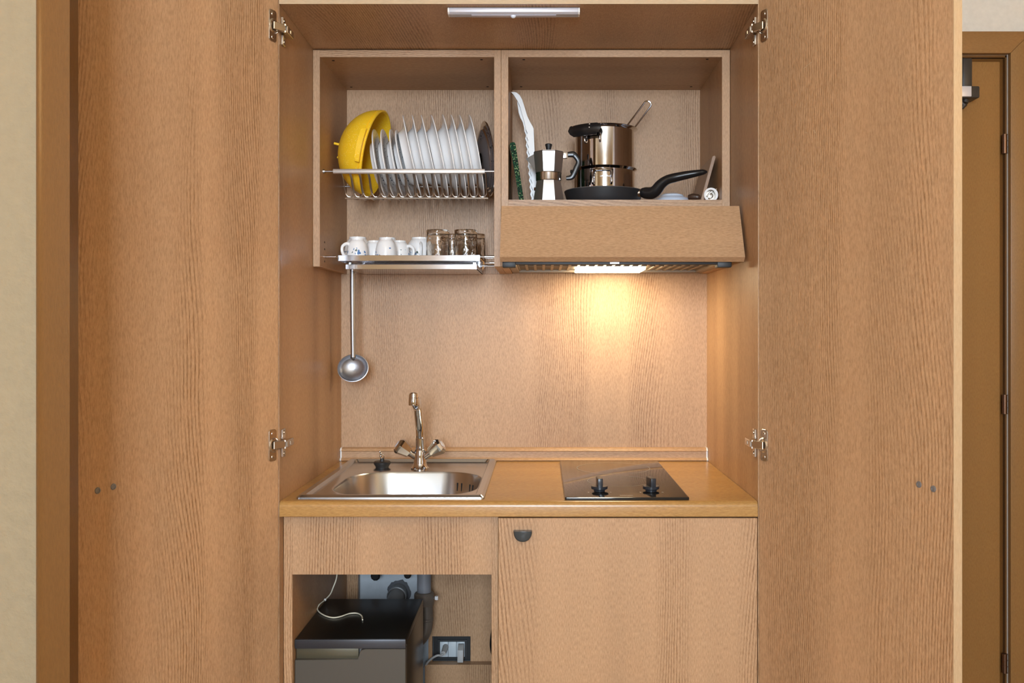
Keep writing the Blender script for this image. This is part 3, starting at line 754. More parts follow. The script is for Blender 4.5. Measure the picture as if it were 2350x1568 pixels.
hpx = [(1477, 442, 13.5), (1483, 443, 16), (1496, 443, 16.5), (1506, 437, 15.5), (1516, 424, 14), (1530, 413.5, 12.5), (1548, 408, 12.2), (1575, 402, 10.8), (1600, 397.5, 8.6), (1614, 395, 7), (1620.5, 394.5, 3.5)]
part(MB().tube([P(a, b, HY - .0075 * i) for i, (a, b, c) in enumerate(hpx)], [c / FOC * (D0 + HY) for a, b, c in hpx], 18, sub=4, squash=.85), 'handle', BLACK, fp, angle=60)

# two steel pots, one in the other, standing in the pan
QX, QY = PX(1387, .455), .455
def pot(name, label, z0, z1, r, rr):
    t = thing(name, label, 'pot', (QX, QY, z0))
    prof = [(0, z0), (r - .006, z0), (r, z0 + .005), (r, z1 - .006), (rr - .002, z1 - .002), (rr, z1 - .0005), (rr - .001, z1 + .0008), (rr - .003, z1), (r - .0012, z1 - .006), (r - .0012, z0 + .006), (r - .007, z0 + .0012), (0, z0 + .0012)]
    part(MB().lathe(prof, (QX, QY, 0), seg=96), 'body', SHINY, t)
    return t
zp0 = ZS + .0057; zp1 = PZ(391, QY); zp2 = PZ(299, QY)
p1 = pot('saucepan', 'lower steel pot with bent wire handle, sitting in the frying pan', zp0, zp1, .0775, .0840)
p2 = pot('saucepan', 'upper steel pot with black side grip, stacked in the lower pot', zp1 - .004, zp2, .0760, .0855)
p1['group'] = p2['group'] = 'stacked steel pots'
def at(ang, rad, z): return Vector((QX + rad * math.sin(R(ang)), QY - rad * math.cos(R(ang)), z))
za, zc_ = PZ(411, .37), PZ(386, .36)
hp = [at(-25, .0775, za - .004), at(-25, .080, za + .004), at(-25, .090, zc_ - .003), at(-21, .094, zc_), at(-8, .097, zc_ + .001), at(5, .094, zc_), at(9, .090, zc_ - .003), at(9, .080, za + .004), at(9, .0775, za - .004)]
part(MB().tube(hp, .0024, 12, sub=4), 'wire_handle', CHROME, p1)
for a in (-25, 9): part(MB().tube([at(a, .0785, za - .010), at(a, .081, za - .006), at(a, .081, za + .004), at(a, .0785, za + .008)], .0027, 12, sub=3), 'handle_lug', SHINY, p1)
for zz in (zp1 - .028,):
    mk_ = MB()
    for k in range(9):
        a0 = -12 + k * 2.2 + (1.5 if k > 4 else 0)
        mk_.loft([[at(a0, .0777, zz), at(a0 + 1.3, .0777, zz), at(a0 + 1.3, .0777, zz + .0014 + .001 * (k % 3)), at(a0, .0777, zz + .0014 + .001 * (k % 3))],
                  [at(a0, .0773, zz), at(a0 + 1.3, .0773, zz), at(a0 + 1.3, .0773, zz + .0014 + .001 * (k % 3)), at(a0, .0773, zz + .0014 + .001 * (k % 3))]], True, True)
    part(mk_, 'stamp', plain('faint_blue_stamp', (.46, .48, .54), .3, .8), p1, 'faint bluish stamped mark')
# black grip of the upper pot
zg1, zg0 = PZ(283.5, .37), PZ(310, .37)
def arc(rad, a0, a1, z, n=14): return [at(a0 + (a1 - a0) * k / n, rad, z) for k in range(n + 1)]
loops = []
for ro, z, sh in ((.083, zg0 + .002, 9), (.1, zg0, 8), (.106, zg0 + .007, 3), (.108, (zg0 + zg1) / 2 + .002, 0), (.106, zg1 - .006, 1), (.100, zg1, 6), (.083, zg1 - .001, 7)):
    loops.append(arc(ro, -62 + sh, -8 - sh, z))
mb = MB()
vs = [[mb.bm.verts.new(p) for p in L] for L in loops]
for A, B in zip(vs, vs[1:] + vs[:1]):
    for k in range(len(A) - 1): mb.bm.faces.new((A[k], A[k + 1], B[k + 1], B[k]))
mb.bm.faces.new([L[0] for L in vs]); mb.bm.faces.new([L[-1] for L in vs][::-1])
gr = part(mb, 'side_grip', BLACK, p2, 'black plastic side grip')
part(MB().ball(at(-24, .1065, zg1 - .004), .0028, 12).ball(at(-24, .1085, (zg0 + zg1) / 2 + .002), .0026, 12), 'rivet', CHROME, gr)
part(MB().ball(at(-60, .100, zg1 - .006), (.006, .006, .007), 14), 'grip_end', BLACK, gr)
for a in (-12, -42): part(MB().tube([at(a, .0768, zg0 - .013), at(a, .0800, zg0 - .010), at(a, .0800, zg0 + .002), at(a, .0768, zg0 + .006)], .0027, 12, sub=3), 'handle_lug', SHINY, p2)

# wire-handled utensil leaning in the upper pot
WYY = .462
a_, b_ = P(1436, 293, WYY), P(1450, 297, WYY)
ca, cb_ = Vector((1478.5, 236.5)), Vector((1493, 244.5)); cm = (ca + cb_) / 2; rv = (ca - cm); pv = Vector((rv.y, -rv.x)) * -1
if pv.y > 0: pv = -pv
top = [P(1442, 285, WYY)] + [P(*(cm + rv * math.cos(R(q)) + pv * math.sin(R(q))), WYY) for q in range(0, 181, 15)] + [P(1456.5, 293, WYY)]
dirv = (top[0] - top[1]).normalized()
pts = [top[0] + dirv * .085 + Vector((.012, -.03, 0))] + top + [top[-1] + dirv * .080 + Vector((0, -.03, 0))]
u = thing('kitchen_utensil', 'steel wire-looped utensil handle sticking out of the upper pot', 'utensil', pts[0])
part(MB().tube(pts, .0022, 10), 'loop_handle', CHROME, u)
part(MB().lathe([(.0, -.002), (.016, .0), (.018, .004), (.0165, .004), (.015, .001), (0, -.0008)], (pts[0] + pts[-1]) / 2, (.4, -.2, .9), 24), 'spoon_end', SHINY, u)

# white dish, boards and small tools at the end of the shelf
wx = PX(1541, .5)
solo(MB().lathe([(0, .046), (.020, .045), (.030, .041), (.033, .036), (.046, .031), (.053, .022), (.056, .004), (.056, 0), (.054, 0), (.052, .020), (.044, .029), (.030, .034), (0, .042)], (0, 0, 0), seg=56),
     'plastic_dish', BLUEWHITE, 'milky white plastic dish upturned behind the frying pan handle', 'dish', (wx, .5, ZS), local=True)
BY0, BY1 = .33, .50
solo(MB().prism([(PX(1607, BY0), ZS + .0005), (PX(1614, BY0), ZS), (PX(1643, BY0), PZ(360, BY0)), (PX(1640, BY0), PZ(356.5, BY0)), (PX(1635, BY0), PZ(359, BY0))], BY0, BY1, 'y', .0008, 1),
     'chopping_board', WALNUT, 'thin brown chopping board leaning at the shelf end', 'board', (PX(1608, BY0), BY0, ZS))
solo(MB().tube([P(1580, 453, .34), P(1590, 452, .335), P(1602, 453, .33), P(1607, 456, .33)], [.006, .0085, .0075, .003], 14, sub=3), 'knife', plain('dark_wood_handle', (.05, .025, .015), .4),
     'dark handle lying at the foot of the brown chopping board', 'knife', P(1592, 462, .335))
tc = P(1631, 446.5, .33)
co = thing('can_opener', 'white-ringed metal opener lying at the shelf end', 'opener', (tc.x, .35, ZS))
part(MB().lathe([(.0172, 0), (.0172, .05), (.0145, .05), (.0145, .004), (.0125, 0)], (tc.x, .325, ZS + .0174), (0, 1, 0), 40, closed=True), 'ring', WHITEP, co)
mb = MB().lathe([(0, .0), (.007, .002), (.008, .012), (0, .012)], (tc.x + .001, .338, ZS + .0174), (0, 1, 0), 14)
mb.tube([(tc.x - .010, .336, ZS + .012), (tc.x - .002, .332, ZS + .022), (tc.x + .004, .332, ZS + .027)], .0018, 8).tube([(tc.x - .008, .334, ZS + .008), (tc.x, .330, ZS + .010), (tc.x + .003, .330, ZS + .018)], .0016, 8)
mb.cyl((tc.x, .345, ZS + .0174), (tc.x, .372, ZS + .0174), .0145, seg=24)
part(mb, 'cutter', NICKEL, co)
part(MB().cyl((tc.x + .0135, .335, ZS + .0305), (tc.x + .0155, .335, ZS + .0325), .003, seg=10), 'thumb_screw', CHROME, co)

# ------------------------------------------------------------------ range hood
zh0 = zb
hd = thing('range_hood', 'built-in range hood with oak front flap and lit lamp under the pot shelf', 'range hood', (.18, .35, zh0))
ft, fb = .155, .094
zf1, zf0 = PZ(473, ft), PZ(600, fb)
xf0, xf1 = PX(1151, ft), PX(1696.5, ft); xg0, xg1 = PX(1147, fb), PX(1710, fb)
nrm = Vector((0, zf1 - zf0, -(ft - fb))).normalized() * .018      # panel thickness, away from the room
th_ = .018
vs = [(xg0, fb, zf0 + .0095), (xg1, fb, zf0 + .0095), (xf1, ft, zf1), (xf0, ft, zf1)]
bk = [(x, y + nrm.y, z + nrm.z) for x, y, z in vs]
lo = [(xg0 + .0, fb + .012, zf0), (xg1, fb + .012, zf0)]
mb = MB()
allv = [vs[0], vs[1], vs[2], vs[3], bk[3], bk[2], (xg1, fb + .02, zf0), (xg0, fb + .02, zf0), lo[0], lo[1]]
mb.faces(allv, [(0, 1, 2, 3), (3, 2, 5, 4), (4, 5, 6, 7), (7, 6, 9, 8), (8, 9, 1, 0), (0, 3, 4, 7, 8), (1, 9, 6, 5, 2)])
part(mb, 'front_flap', OAK_H, hd, 'oak front flap')
xh0, xh1 = PX(1184, .56), PX(1606, .56)
zlow = zh0 + .0015
part(MB().box(xd1, xr0 - .0005, CF + .002, CB, zlow + .012, zs0 - .001), 'housing', HOODM, hd)
mb = MB().box(xg0 + .010, xg1 - .030, fb + .022, fb + .040, zf0 - .0055, zf0 + .003, .001)
part(mb, 'front_bar', BLACKM, hd)
part(MB().box(PX(1400, .115), PX(1421, .115), fb + .0205, fb + .0222, zf0 - .004, zf0 - .0005), 'badge', SILVER, hd)
for pa, pb in ((1153, 1184), (1645, 1678)):
    part(MB().box(PX(pa, .12), PX(pb, .12), fb + .020, fb + .050, zf0 - .012, zf0 + .004, .002).cyl(((PX(pa, .12) + PX(pb, .12)) / 2 - .008, fb + .032, zlow - .004), ((PX(pa, .12) + PX(pb, .12)) / 2 + .006, fb + .032, zlow - .004), .004, seg=10), 'latch', BLACKM, hd)
part(MB().box(xd1 + .001, xd1 + .020, .14, .575, zlow, zlow + .012, .001).box(xr0 - .020, xr0 - .001, .14, .575, zlow, zlow + .012, .001).box(xd1 + .02, xr0 - .02, .545, .575, zlow, zlow + .012).box(xd1 + .02, xr0 - .02, .134, .160, zlow + .003, zlow + .012), 'frame', HOODBOX, hd)
fx0, fx1 = xd1 + .021, xr0 - .021
part(MB().box(fx0, fx1, .160, .545, zlow + .006, zlow + .009), 'grease_filter', FILT1, hd)
n_ = 22
mb = MB()
for i in range(n_ + 1):
    x = fx0 + (fx1 - fx0) * i / n_
    mb.box(max(fx0, x - .0032), min(fx1, x + .0032), .165, .540, zlow + .004, zlow + .0065)
for yy in (.165, .352, .535): mb.box(fx0, fx1, yy, yy + .006, zlow + .0035, zlow + .0065)
part(mb, 'filter_grille', FILT2, hd)
hx0, hx1 = PX(1321, .45), PX(1474, .45)
part(MB().box(hx0, hx1, .372, .514, zlow - .0035, zlow + .004, .002), 'lamp_lens', HOODLIGHT, hd, 'glowing lamp lens')
part(MB().box(fx0 + .012, fx0 + .018, .18, .20, zlow - .002, zlow + .006, .001), 'filter_catch', BLACK, hd)
part(MB().box(fx1 - .030, fx1 - .012, .19, .196, zlow - .002, zlow + .006, .001), 'filter_catch', BLACK, hd)

# ------------------------------------------------------------------ worktop, upstand, sink, hob
WT, WB = .905, .873
ux0, ux1 = NL + .001, NR - .001
sx0, sx1, sy0, sy1 = -.520, -.121, .024, .572
bx0, bx1, by0, by1, br = -.468, -.146, .062, .392, .105     # basin
ho = .006
mb = MB()
r_ = .011
prof = [(.0, WB + .001), (.0, WT - r_)] + [(r_ - r_ * math.cos(R(a)), WT - r_ + r_ * math.sin(R(a))) for a in range(15, 91, 15)] + [(by0 - ho, WT), (by0 - ho, WB), (.001, WB)]
mb.prism(prof, ux0, ux1, 'x')
mb.box(ux0, ux1, by1 + ho, .599, WB, WT); mb.box(ux0, bx0 - ho, by0 - ho, by1 + ho, WB, WT); mb.box(bx1 + ho, ux1, by0 - ho, by1 + ho, WB, WT)
bmesh.ops.remove_doubles(mb.bm, verts=mb.bm.verts, dist=1e-5)
solo(mb, 'worktop', WORKTOP, 'oak-look worktop with rounded front edge holding sink and hob', 'worktop', (-.048, .3, WB))
zu1 = PZ(1027, .595)
prof = [(.578, WT + .0002), (.574, WT + .003), (.579, WT + .0075), (.583, WT + .009), (.583, zu1 - .010), (.579, zu1 - .008), (.583, zu1 - .002), (.588, zu1), (.599, zu1), (.599, WT + .0002)]
up = thing('upstand', 'low oak-look upstand strip along the back of the worktop', 'upstand', (-.048, .59, WT))
part(MB().prism(prof, ux0 + .004, ux1 - .004, 'x'), 'strip', OAK_H, up)
for a, b in ((ux0, ux0 + .004), (ux1 - .004, ux1)):
    part(MB().prism([(y - .001, z + (.0006 if z > WT + .001 else 0)) for y, z in prof], a, b, 'x'), 'end_cap', WHITEP, up, 'whitish end cap')

SZ = WT + .0085
sk = thing('sink', 'square stainless steel sink set into the worktop', 'sink', ((sx0 + sx1) / 2, (sy0 + sy1) / 2, WT))
def lp(x0, x1, y0, y1, r, z, k=10): return [(x, y, z) for x, y in rrect(x0, x1, y0, y1, r, k)]
L = []
L.append(lp(sx0, sx1, sy0, sy1, .008, WT + .0002)); L.append(lp(sx0 + .0008, sx1 - .0008, sy0 + .0008, sy1 - .0008, .008, SZ - .0045)); L.append(lp(sx0 + .006, sx1 - .006, sy0 + .006, sy1 - .006, .007, SZ))
L.append(lp(sx0 + .018, sx1 - .018, sy0 + .012, sy1 - .012, .008, SZ)); L.append(lp(sx0 + .022, sx1 - .022, sy0 + .016, sy1 - .016, .010, SZ - .007))
L.append(lp(bx0 - .008, bx1 + .008, by0 - .006, by1 + .008, br + .008, SZ - .0070))
L.append(lp(bx0 - .002, bx1 + .002, by0 - .002, by1 + .002, br + .002, SZ - .0080)); L.append(lp(bx0 + .001, bx1 - .001, by0 + .001, by1 - .001, br - .001, SZ - .0130))
zf = SZ - .15
L.append(lp(bx0 + .010, bx1 - .010, by0 + .010, by1 - .010, br - .006, zf + .045)); L.append(lp(bx0 + .016, bx1 - .016, by0 + .016, by1 - .016, br - .01, zf + .022))
L.append(lp(bx0 + .028, bx1 - .028, by0 + .028, by1 - .028, br - .02, zf + .007)); L.append(lp(bx0 + .048, bx1 - .048, by0 + .048, by1 - .048, br - .05, zf))
part(MB().loft(L, cap1=True), 'bowl', plain('sink_steel', (.50, .51, .53), .23, 1.0), sk, angle=28)
dcx, dcy = (bx0 + bx1) / 2, .22
part(MB().lathe([(.030, 0), (.030, .0016), (.022, .0014), (.020, .0004), (0, .0004)], (dcx, dcy, zf + .0002), (0, 0, 1), 32), 'drain', CHROME, sk)
ccx, ccy = bx1 - br, by1 - br
def wallpt(a, rr, z): return Vector((ccx + rr * math.cos(R(a)), ccy + rr * math.sin(R(a)), z))
zo = .871
for a in (36, 43, 59, 66):
    m_ = MB().tube([wallpt(a, br - .0032, zo + .009), wallpt(a, br - .0042, zo - .011)], .0022, 8, squash=1.0)
    part(m_, 'overflow_slot', DARKHOLE, sk)
part(MB().lathe([(.0055, 0), (.005, .0025), (.002, .003), (0, .0028)], wallpt(51, br - .0015, zo - .002), (-math.cos(R(51)), -math.sin(R(51)), 0), 16), 'overflow_screw', CHROME, sk)

# plug
pgx, pgy = PX(877, .455), .455
dz_ = SZ - .0069
pg = thing('sink_plug', 'black rubber sink plug with chain stub on the sink deck', 'plug', (pgx, pgy, dz_))
part(MB().lathe([(0, 0), (.0165, 0), (.0172, .004), (.0215, .010), (.022, .014), (.0195, .0165), (.006, .0165), (.005, .024), (0, .024)], (pgx, pgy, dz_), seg=36), 'stopper', RUBBER, pg)
part(MB().tube([(pgx + .0045 * math.cos(2 * PI * k / 20), pgy, dz_ + .0285 + .0055 * math.sin(2 * PI * k / 20)) for k in range(20)], .0013, 8, closed=True)
     .ball((pgx - .004, pgy, dz_ + .030), .0034, 12).ball((pgx - .0035, pgy + .001, dz_ + .036), .0032, 12).ball((pgx - .006, pgy, dz_ + .041), .0028, 12), 'chain', CHROME, pg)

# mixer tap
tx, ty = PX(964, .43), .43
fc = thing('mixer_tap', 'chrome two-handled mixer tap with curved spout behind the basin', 'tap', (tx, ty, dz_))
part(MB().lathe([(0, 0), (.0235, 0), (.0235, .004), (.019, .008), (.0165, .016), (.0155, .034), (.0150, .044), (.0135, .050), (.0115, .052), (.0115, .078), (.0098, .080), (0, .080)], (tx, ty, dz_), seg=40), 'body', CHROME, fc)
zsp = dz_ + .078
spp = [Vector((tx, ty, zsp)), Vector((tx - .0005, ty - .006, zsp + .030)), Vector((tx - .001, ty - .028, zsp + .065)), Vector((tx + .001, ty - .065, zsp + .100)), P(956, 934, .300), P(951, 914, .255)]
part(MB().tube(spp, [.0104, .0104, .0104, .0103, .0102, .0098], 20, sub=6), 'spout', CHROME, fc, angle=60)
nz = P(949, 917, .247)
part(MB().lathe([(0, .0165), (.007, .0160), (.0098, .0135), (.0108, .009), (.0108, .004), (.0112, .003), (.0115, -.0125), (.0105, -.0145), (0, -.0145)], nz, (0, .1, 1), 28).lathe([(.0109, .0018), (.0114, .0026), (.0114, .0034), (.0109, .004)], nz, (0, .1, 1), 28), 'nozzle', CHROME, fc)
for sg in (-1, 1):
    dv = Vector((sg * .81, -.10, .57)).normalized(); o0 = Vector((tx, ty, dz_ + .024))
    part(MB().lathe([(0, .006), (.0090, .006), (.0090, .030), (.0105, .031), (.0105, .041), (0, .041)], o0, dv, 24), 'valve_arm', CHROME, fc)
    part(MB().lathe([(0, .033), (.0135, .033), (.0215, .059), (.0215, .064), (.0170, .070), (.009, .0715), (0, .0715)], o0, dv, 7, rot=.3), 'tap_handle', CHROME, fc, angle=15)
    part(MB().lathe([(0, .0728), (.0085, .0725), (.0095, .0715), (.0095, .0708)], o0, dv, 20), 'handle_cap', SILVER, fc)

# hob
hz = WT + .0062
hb = thing('hob', 'black ceramic two-zone hob set into the worktop', 'hob', (.18, .28, WT))
qx0, qx1, qy0, qy1 = .0490, .3105, .014, .543
part(MB().prism(rrect(qx0, qx1, qy0, qy1, .003, 3), WT + .0003, hz, 'z', .0012, 2), 'glass_plate', GLASSTOP, hb)
def ringm(cx, cy, r, w): return MB().lathe([(r - w, hz + .0001), (r + w, hz + .0001)], (cx, cy, 0), seg=96)
part(ringm(.182, .418, .092, .0006), 'cooking_zone', PRINT, hb, 'thin pale zone outline')
part(ringm(.180, .222, .073, .0006), 'cooking_zone', PRINT, hb, 'thin pale zone outline')
mb = MB(); x = PX(1423, .03)
for w in (3.6, 3, 2.4, 2.6, 3.2, 2.8, 2.4, 3, 3, 2.6, 1.2):
    ww = w * .00092; mb.faces([(x, .034, hz + .0001), (x + ww * .85, .034, hz + .0001), (x + ww * .85, .040, hz + .0001), (x, .040, hz + .0001)], [(0, 1, 2, 3)]); x += ww * 1.05
part(mb, 'marking', PRINT, hb, 'tiny pale maker mark')
for i, px in enumerate((1375.5, 1494)):
    kx, ky = PX(px, .083), .083
    mb = MB().lathe([(0, .001), (.012, .001), (.0125, .004), (.0178, .0065), (.0182, .0115), (.0174, .0125), (0, .0128)], (kx, ky, hz), seg=40)
    kb = part(mb, 'knob', KNOBM, hb)
    g_ = MB().box(-.0058, .0058, -.0178, .0172, .010, .031, .0018, 3)
    g_.xform(Matrix.Translation((kx, ky, hz)) @ Matrix.Rotation(R((3, 12)[i]), 4, 'Z'))
    part(g_, 'finger_grip', KNOBM, kb)
    tm = MB()
    for sg in (-1, 1):
        for q in (0, 1): tm.faces([(kx + sg * (.022 + q * .002), ky - .012 - .002 * q, hz + .0001), (kx + sg * (.0235 + q * .002), ky - .012 - .002 * q, hz + .0001), (kx + sg * (.0235 + q * .002), ky - .006 + .002 * q, hz + .0001), (kx + sg * (.022 + q * .002), ky - .006 + .002 * q, hz + .0001)], [(0, 1, 2, 3)])
    part(tm, 'dial_mark', PRINT, kb)

# ------------------------------------------------------------------ base units
BF = .032
su = thing('sink_unit', 'oak base unit under the sink with its front left open', 'cabinet', (-.32, .3, 0))
xs0, xs1, xo1, xe = NL + .001, PX(671, BF), PX(1128, BF), PX(1143, BF)
part(MB().box(xs0, xs1, BF, .58, .0, WB - .001, .0004, 1), 'side_panel', OAK_V, su)
part(MB().box(xo1, xe, BF, .58, .0, WB - .001, .0004, 1), 'side_panel', OAK_V, su)
zfa = PZ(1319, BF)
part(MB().box(xs1, xo1, BF + .0003, BF + .018, zfa, WB - .001), 'front_rail', OAK_V, su)
bp = PX(985, .6)
part(MB().box(xs1, PX(822, .585), .582, .598, .0, WB - .002), 'back_strip', OAK_V, su)
oz0, oz1 = PZ(1519.5, .59), PZ(1460, .585); ox0, ox1 = PX(992, .585), PX(1080, .585)
mb = MB(); mb.box(bp, ox0, .582, .598, .0, WB - .002); mb.box(ox1, xo1, .582, .598, .0, WB - .002); mb.box(ox0, ox1, .582, .598, oz1, WB - .002); mb.box(ox0, ox1, .582, .598, 0, oz0)
bmesh.ops.remove_doubles(mb.bm, verts=mb.bm.verts, dist=1e-5)
part(mb, 'back_panel', OAK_V, su)
zle = PZ(1526, .555)
part(MB().box(PX(975, .555), xo1 - .0005, .555, .5815, .0, zle, .0006, 1), 'ledge_panel', OAK_V, su)

du = thing('hob_unit', 'oak base unit under the hob closed by one oak door', 'cabinet', (.18, .3, 0))
xb0, xb1 = xe + .0005, NR - .001
part(MB().box(xb0, xb0 + .016, .034, .595, .0, WB - .001), 'side_panel', OAK_V, du)
part(MB().box(xb1 - .016, xb1, .034, .595, .0, WB - .001), 'side_panel', OAK_V, du)
part(MB().box(xb0 + .016, xb1 - .016, .05, .595, .09, .106), 'bottom_panel', OAK_H, du)
dd = part(MB().box(PX(1143.5, .003), NR - .0012, .003, .022, .10, PZ(1189.5, .003), .0008, 1), 'door', OAK_V, du)
hxc, hz1, hz0 = PX(1199.5, -.008), PZ(1219, -.008), PZ(1243, -.008); hw = PX(CX + 21.5, -.008)
loops = []
for sc, y in ((1.0, .0029), (1.0, -.008), (.96, -.0115), (.82, -.0135)):
    pts = []
    for k in range(25):
        an = PI + PI * k / 24
        pts.append((hxc + hw * sc * math.copysign(abs(math.cos(an)) ** .85, math.cos(an)), y, hz1 - .001 + (hz0 - hz1) * -math.sin(an) * sc))
    pts += [(hxc + hw * sc * .97, y, hz1), (hxc - hw * sc * .97, y, hz1)]
    loops.append(pts)
part(MB().loft(loops, True, True), 'handle', HANDLEM, dd, 'dark half-moon handle', angle=50)

# ------------------------------------------------------------------ things under the sink
ax0, ax1, ay0, ay1 = PX(676.5, .045), PX(930.5, .045), .045, .340
az1 = PZ(1468, .045)
ap = thing('mini_fridge', 'slim grey appliance with black top standing under the sink', 'appliance', ((ax0 + ax1) / 2, .19, 0))
part(MB().box(ax0, ax1, ay0 + .022, ay1, .0, az1 - .016, .002), 'body', APPLSIDE, ap)
part(MB().box(ax0, ax1, ay0 + .002, ay1, az1 - .016, az1, .0012), 'top', plain('black_gloss_top', (.008, .007, .006), .32), ap, 'black top')
zst = PZ(1489.5, .045)
part(MB().box(ax0 - .0003, ax1 + .0003, ay0, ay0 + .006, zst, az1 - .0006, .001), 'trim_strip', plain('dull_chrome', (.055, .055, .062), .35, .5), ap, 'dull chrome strip')
xhk = PX(822, .045); zhk = PZ(1515, .045)
mb = MB()
dz1_ = zst - .001
poly = [(ax0, .08), (ax1, .08), (ax1, dz1_), (PX(838, .045), dz1_), (PX(830, .045), dz1_ - .002), (PX(825, .045), dz1_ - .008), (xhk, zhk), (ax0, zhk)]
part(mb.prism(poly, ay0 + .001, ay0 + .022, 'y', .0008, 1), 'door', APPL, ap, 'grey door')
part(MB().box(ax0 + .001, xhk - .001, ay0 + .010, ay0 + .022, zhk - .001, dz1_, .001), 'grip_recess', plain('recess_brown', (.11, .095, .06), .35, .4), ap)
# thin cord draped over the appliance
def onp(px, py, z):
    s_ = (CY - py) / (z - H); Y = FOC / s_ - D0
    return Vector((PX(px, Y), Y, z))
zt_ = az1 + .0022
cpts = [P(775, 1300, .36), P(772, 1328, .35), P(764, 1350, .34), P(758, 1364, .325), P(746, 1377, .30), onp(733, 1388, zt_ + .006), onp(728.5, 1398, zt_ + .001), onp(735, 1407, zt_), onp(750, 1415, zt_), onp(766, 1418, zt_), onp(783, 1415, zt_), onp(802, 1408.5, zt_), onp(820, 1408, zt_), onp(830, 1414, zt_), onp(832, 1423, zt_)]
cd = thing('cord', 'thin cream cord dangling onto the black appliance top', 'cord', cpts[-1])
part(MB().tube(cpts, .0016, 8, sub=5), 'cable', CORDM, cd, angle=60)
part(MB().ball(P(746, 1377, .30), .0032, 12), 'bead', WHITEP, cd)
# drain pipe
dy = .50
pxx = PX(973.5, dy)
dp_ = thing('drain_pipe', 'grey waste pipe dropping from the sink behind the appliance', 'pipe', (pxx, dy, .3))
part(MB().cyl((pxx, dy, zf - .002), (pxx, dy, PZ(1362, dy)), .0185, seg=28), 'upper_pipe', PVC, dp_)
part(MB().lathe([(.019, 0), (.0255, 0), (.0262, .004), (.0262, .028), (.0235, .032), (.019, .034)], (pxx, dy, PZ(1388, dy)), seg=28).tube([(pxx + .025, dy - .004, PZ(1372, dy)), (pxx + .033, dy - .006, PZ(1372, dy))], .003, 8), 'clamp', BROWNPIPE, dp_)
part(MB().tube([(pxx + .006, dy, PZ(1380, dy)), (pxx + .007, dy, PZ(1420, dy)), (pxx + .006, dy, PZ(1435, dy)), (pxx + .001, dy, PZ(1452, dy)), (pxx - .014, dy, PZ(1470, dy)), (pxx - .04, dy, PZ(1480, dy)), (pxx - .09, dy, PZ(1484, dy)), (pxx - .09, dy + .115, PZ(1484, dy))], .0165, 20, sub=5), 'lower_pipe', BROWNPIPE, dp_, angle=60)
part(MB().lathe([(.0166, 0), (.0185, .002), (.0185, .006), (.0166, .008)], (pxx + .0065, dy, PZ(1425, dy)), seg=24), 'seam_ring', BROWNPIPE, dp_)
part(MB().cyl((pxx + .033, dy - .006, PZ(1375, dy)), (pxx + .033, dy - .006, PZ(1367, dy)), .0048, seg=6), 'bolt', WHITEP, dp_, 'pale bolt head')
# wall pipe elbow with its ragged hole
wpx, wpz = PX(913, .6), PZ(1366, .6)
wp = thing('wall_pipe', 'short dark pipe stub poking from a ragged hole in the wall', 'pipe', (wpx, .62, wpz))
part(MB().tube([(wpx, .621, wpz + .004), (wpx, .575, wpz + .002), (wpx, .545, wpz - .010), (wpx, .53, wpz - .035), (wpx, .53, wpz - .08)], .0225, 24, sub=5), 'elbow', GREYP, wp, angle=60)
part(MB().lathe([(.0235, 0), (.0265, .001), (.0265, .016), (.0235, .017)], (wpx, .575, wpz + .002), (0, 1, 0), 28), 'collar', plain('grey_collar', (.13, .125, .12), .4), wp)
hole = [(wpx + math.cos(R(a)) * (.030 + .006 * random.random()), wpz + .003 + math.sin(R(a)) * (.030 + .006 * random.random())) for a in range(0, 360, 12)]
part(MB().prism(hole, .6205, .6218, 'y'), 'ragged_hole', plain('hole_grey', (.09, .09, .095), .9), wp)
# stop valves above, only their lower ends show
for i, (px, py, rr, lab) in enumerate(((865, 1318, .013, 'dark stop valve peeping below the front rail, nearer the cord'), (938, 1316, .010, 'dark stop valve peeping below the front rail beside the waste pipe'))):
    vx, vz = PX(px, .58), PZ(py, .58)
    v = thing('stop_valve', lab, 'valve', (vx, .6, vz), 'stop valves on the back wall')
    part(MB().cyl((vx, .6215, vz + .004), (vx, .575, vz + .004), rr * .7, seg=18).cyl((vx, .58, vz + .04), (vx, .58, vz), rr * .6, seg=16), 'body', BRONZE, v)
    part(MB().lathe([(0, .012), (rr * .7, .012), (rr, .008), (rr * 1.05, 0), (rr, -.008), (0, -.009)], (vx, .565, vz + .001), (0, -1, 0), 10), 'valve_knob', BLACK, v, angle=20)
# socket in its cut-out with two plugs
zc2 = PZ(1492, .612); sxa, sxb = PX(1011, .612), PX(1068, .612)
so = thing('wall_socket', 'white three-part socket in a dark cut-out above the ledge', 'socket', ((sxa + sxb) / 2, .612, zc2))
part(MB().box(ox0 + .001, ox1 - .001, .600, .6215, oz0 + .0005, oz1 - .001).box(ox0 + .001, ox0 + .012, .5985, .60, oz0 + .001, oz1 - .001), 'back_box', plain('black_box', (.006, .005, .005), .6), so)
so_z0, so_z1 = PZ(1506.5, .6), PZ(1472, .6)
w3 = (sxb - sxa) / 3
for i in range(3): part(MB().box(sxa + i * w3 + .0003, sxa + (i + 1) * w3 - .0003, .594, .6003, so_z0, so_z1, .0008, 2), 'module', SOCKETM, so)
part(MB().box(sxa - .006, sxb + .006, .597, .600, so_z0 - .006, so_z1 + .005), 'mounting_frame', BLACKM, so)
pl = thing('plug', 'grey plug with curved cable in the socket half nearest the appliance', 'plug', (PX(1022, .58), .58, PZ(1492, .58)), 'plugs in the socket')
pa, pb = Vector((PX(1022.5, .59), .5935, PZ(1486, .59))), Vector((PX(1017, .55), .556, PZ(1502, .55)))
part(MB().tube([pa, pa * .6 + pb * .4, pb], [.0085, .0075, .0062], 16), 'plug_body', GREYCORD, pl)
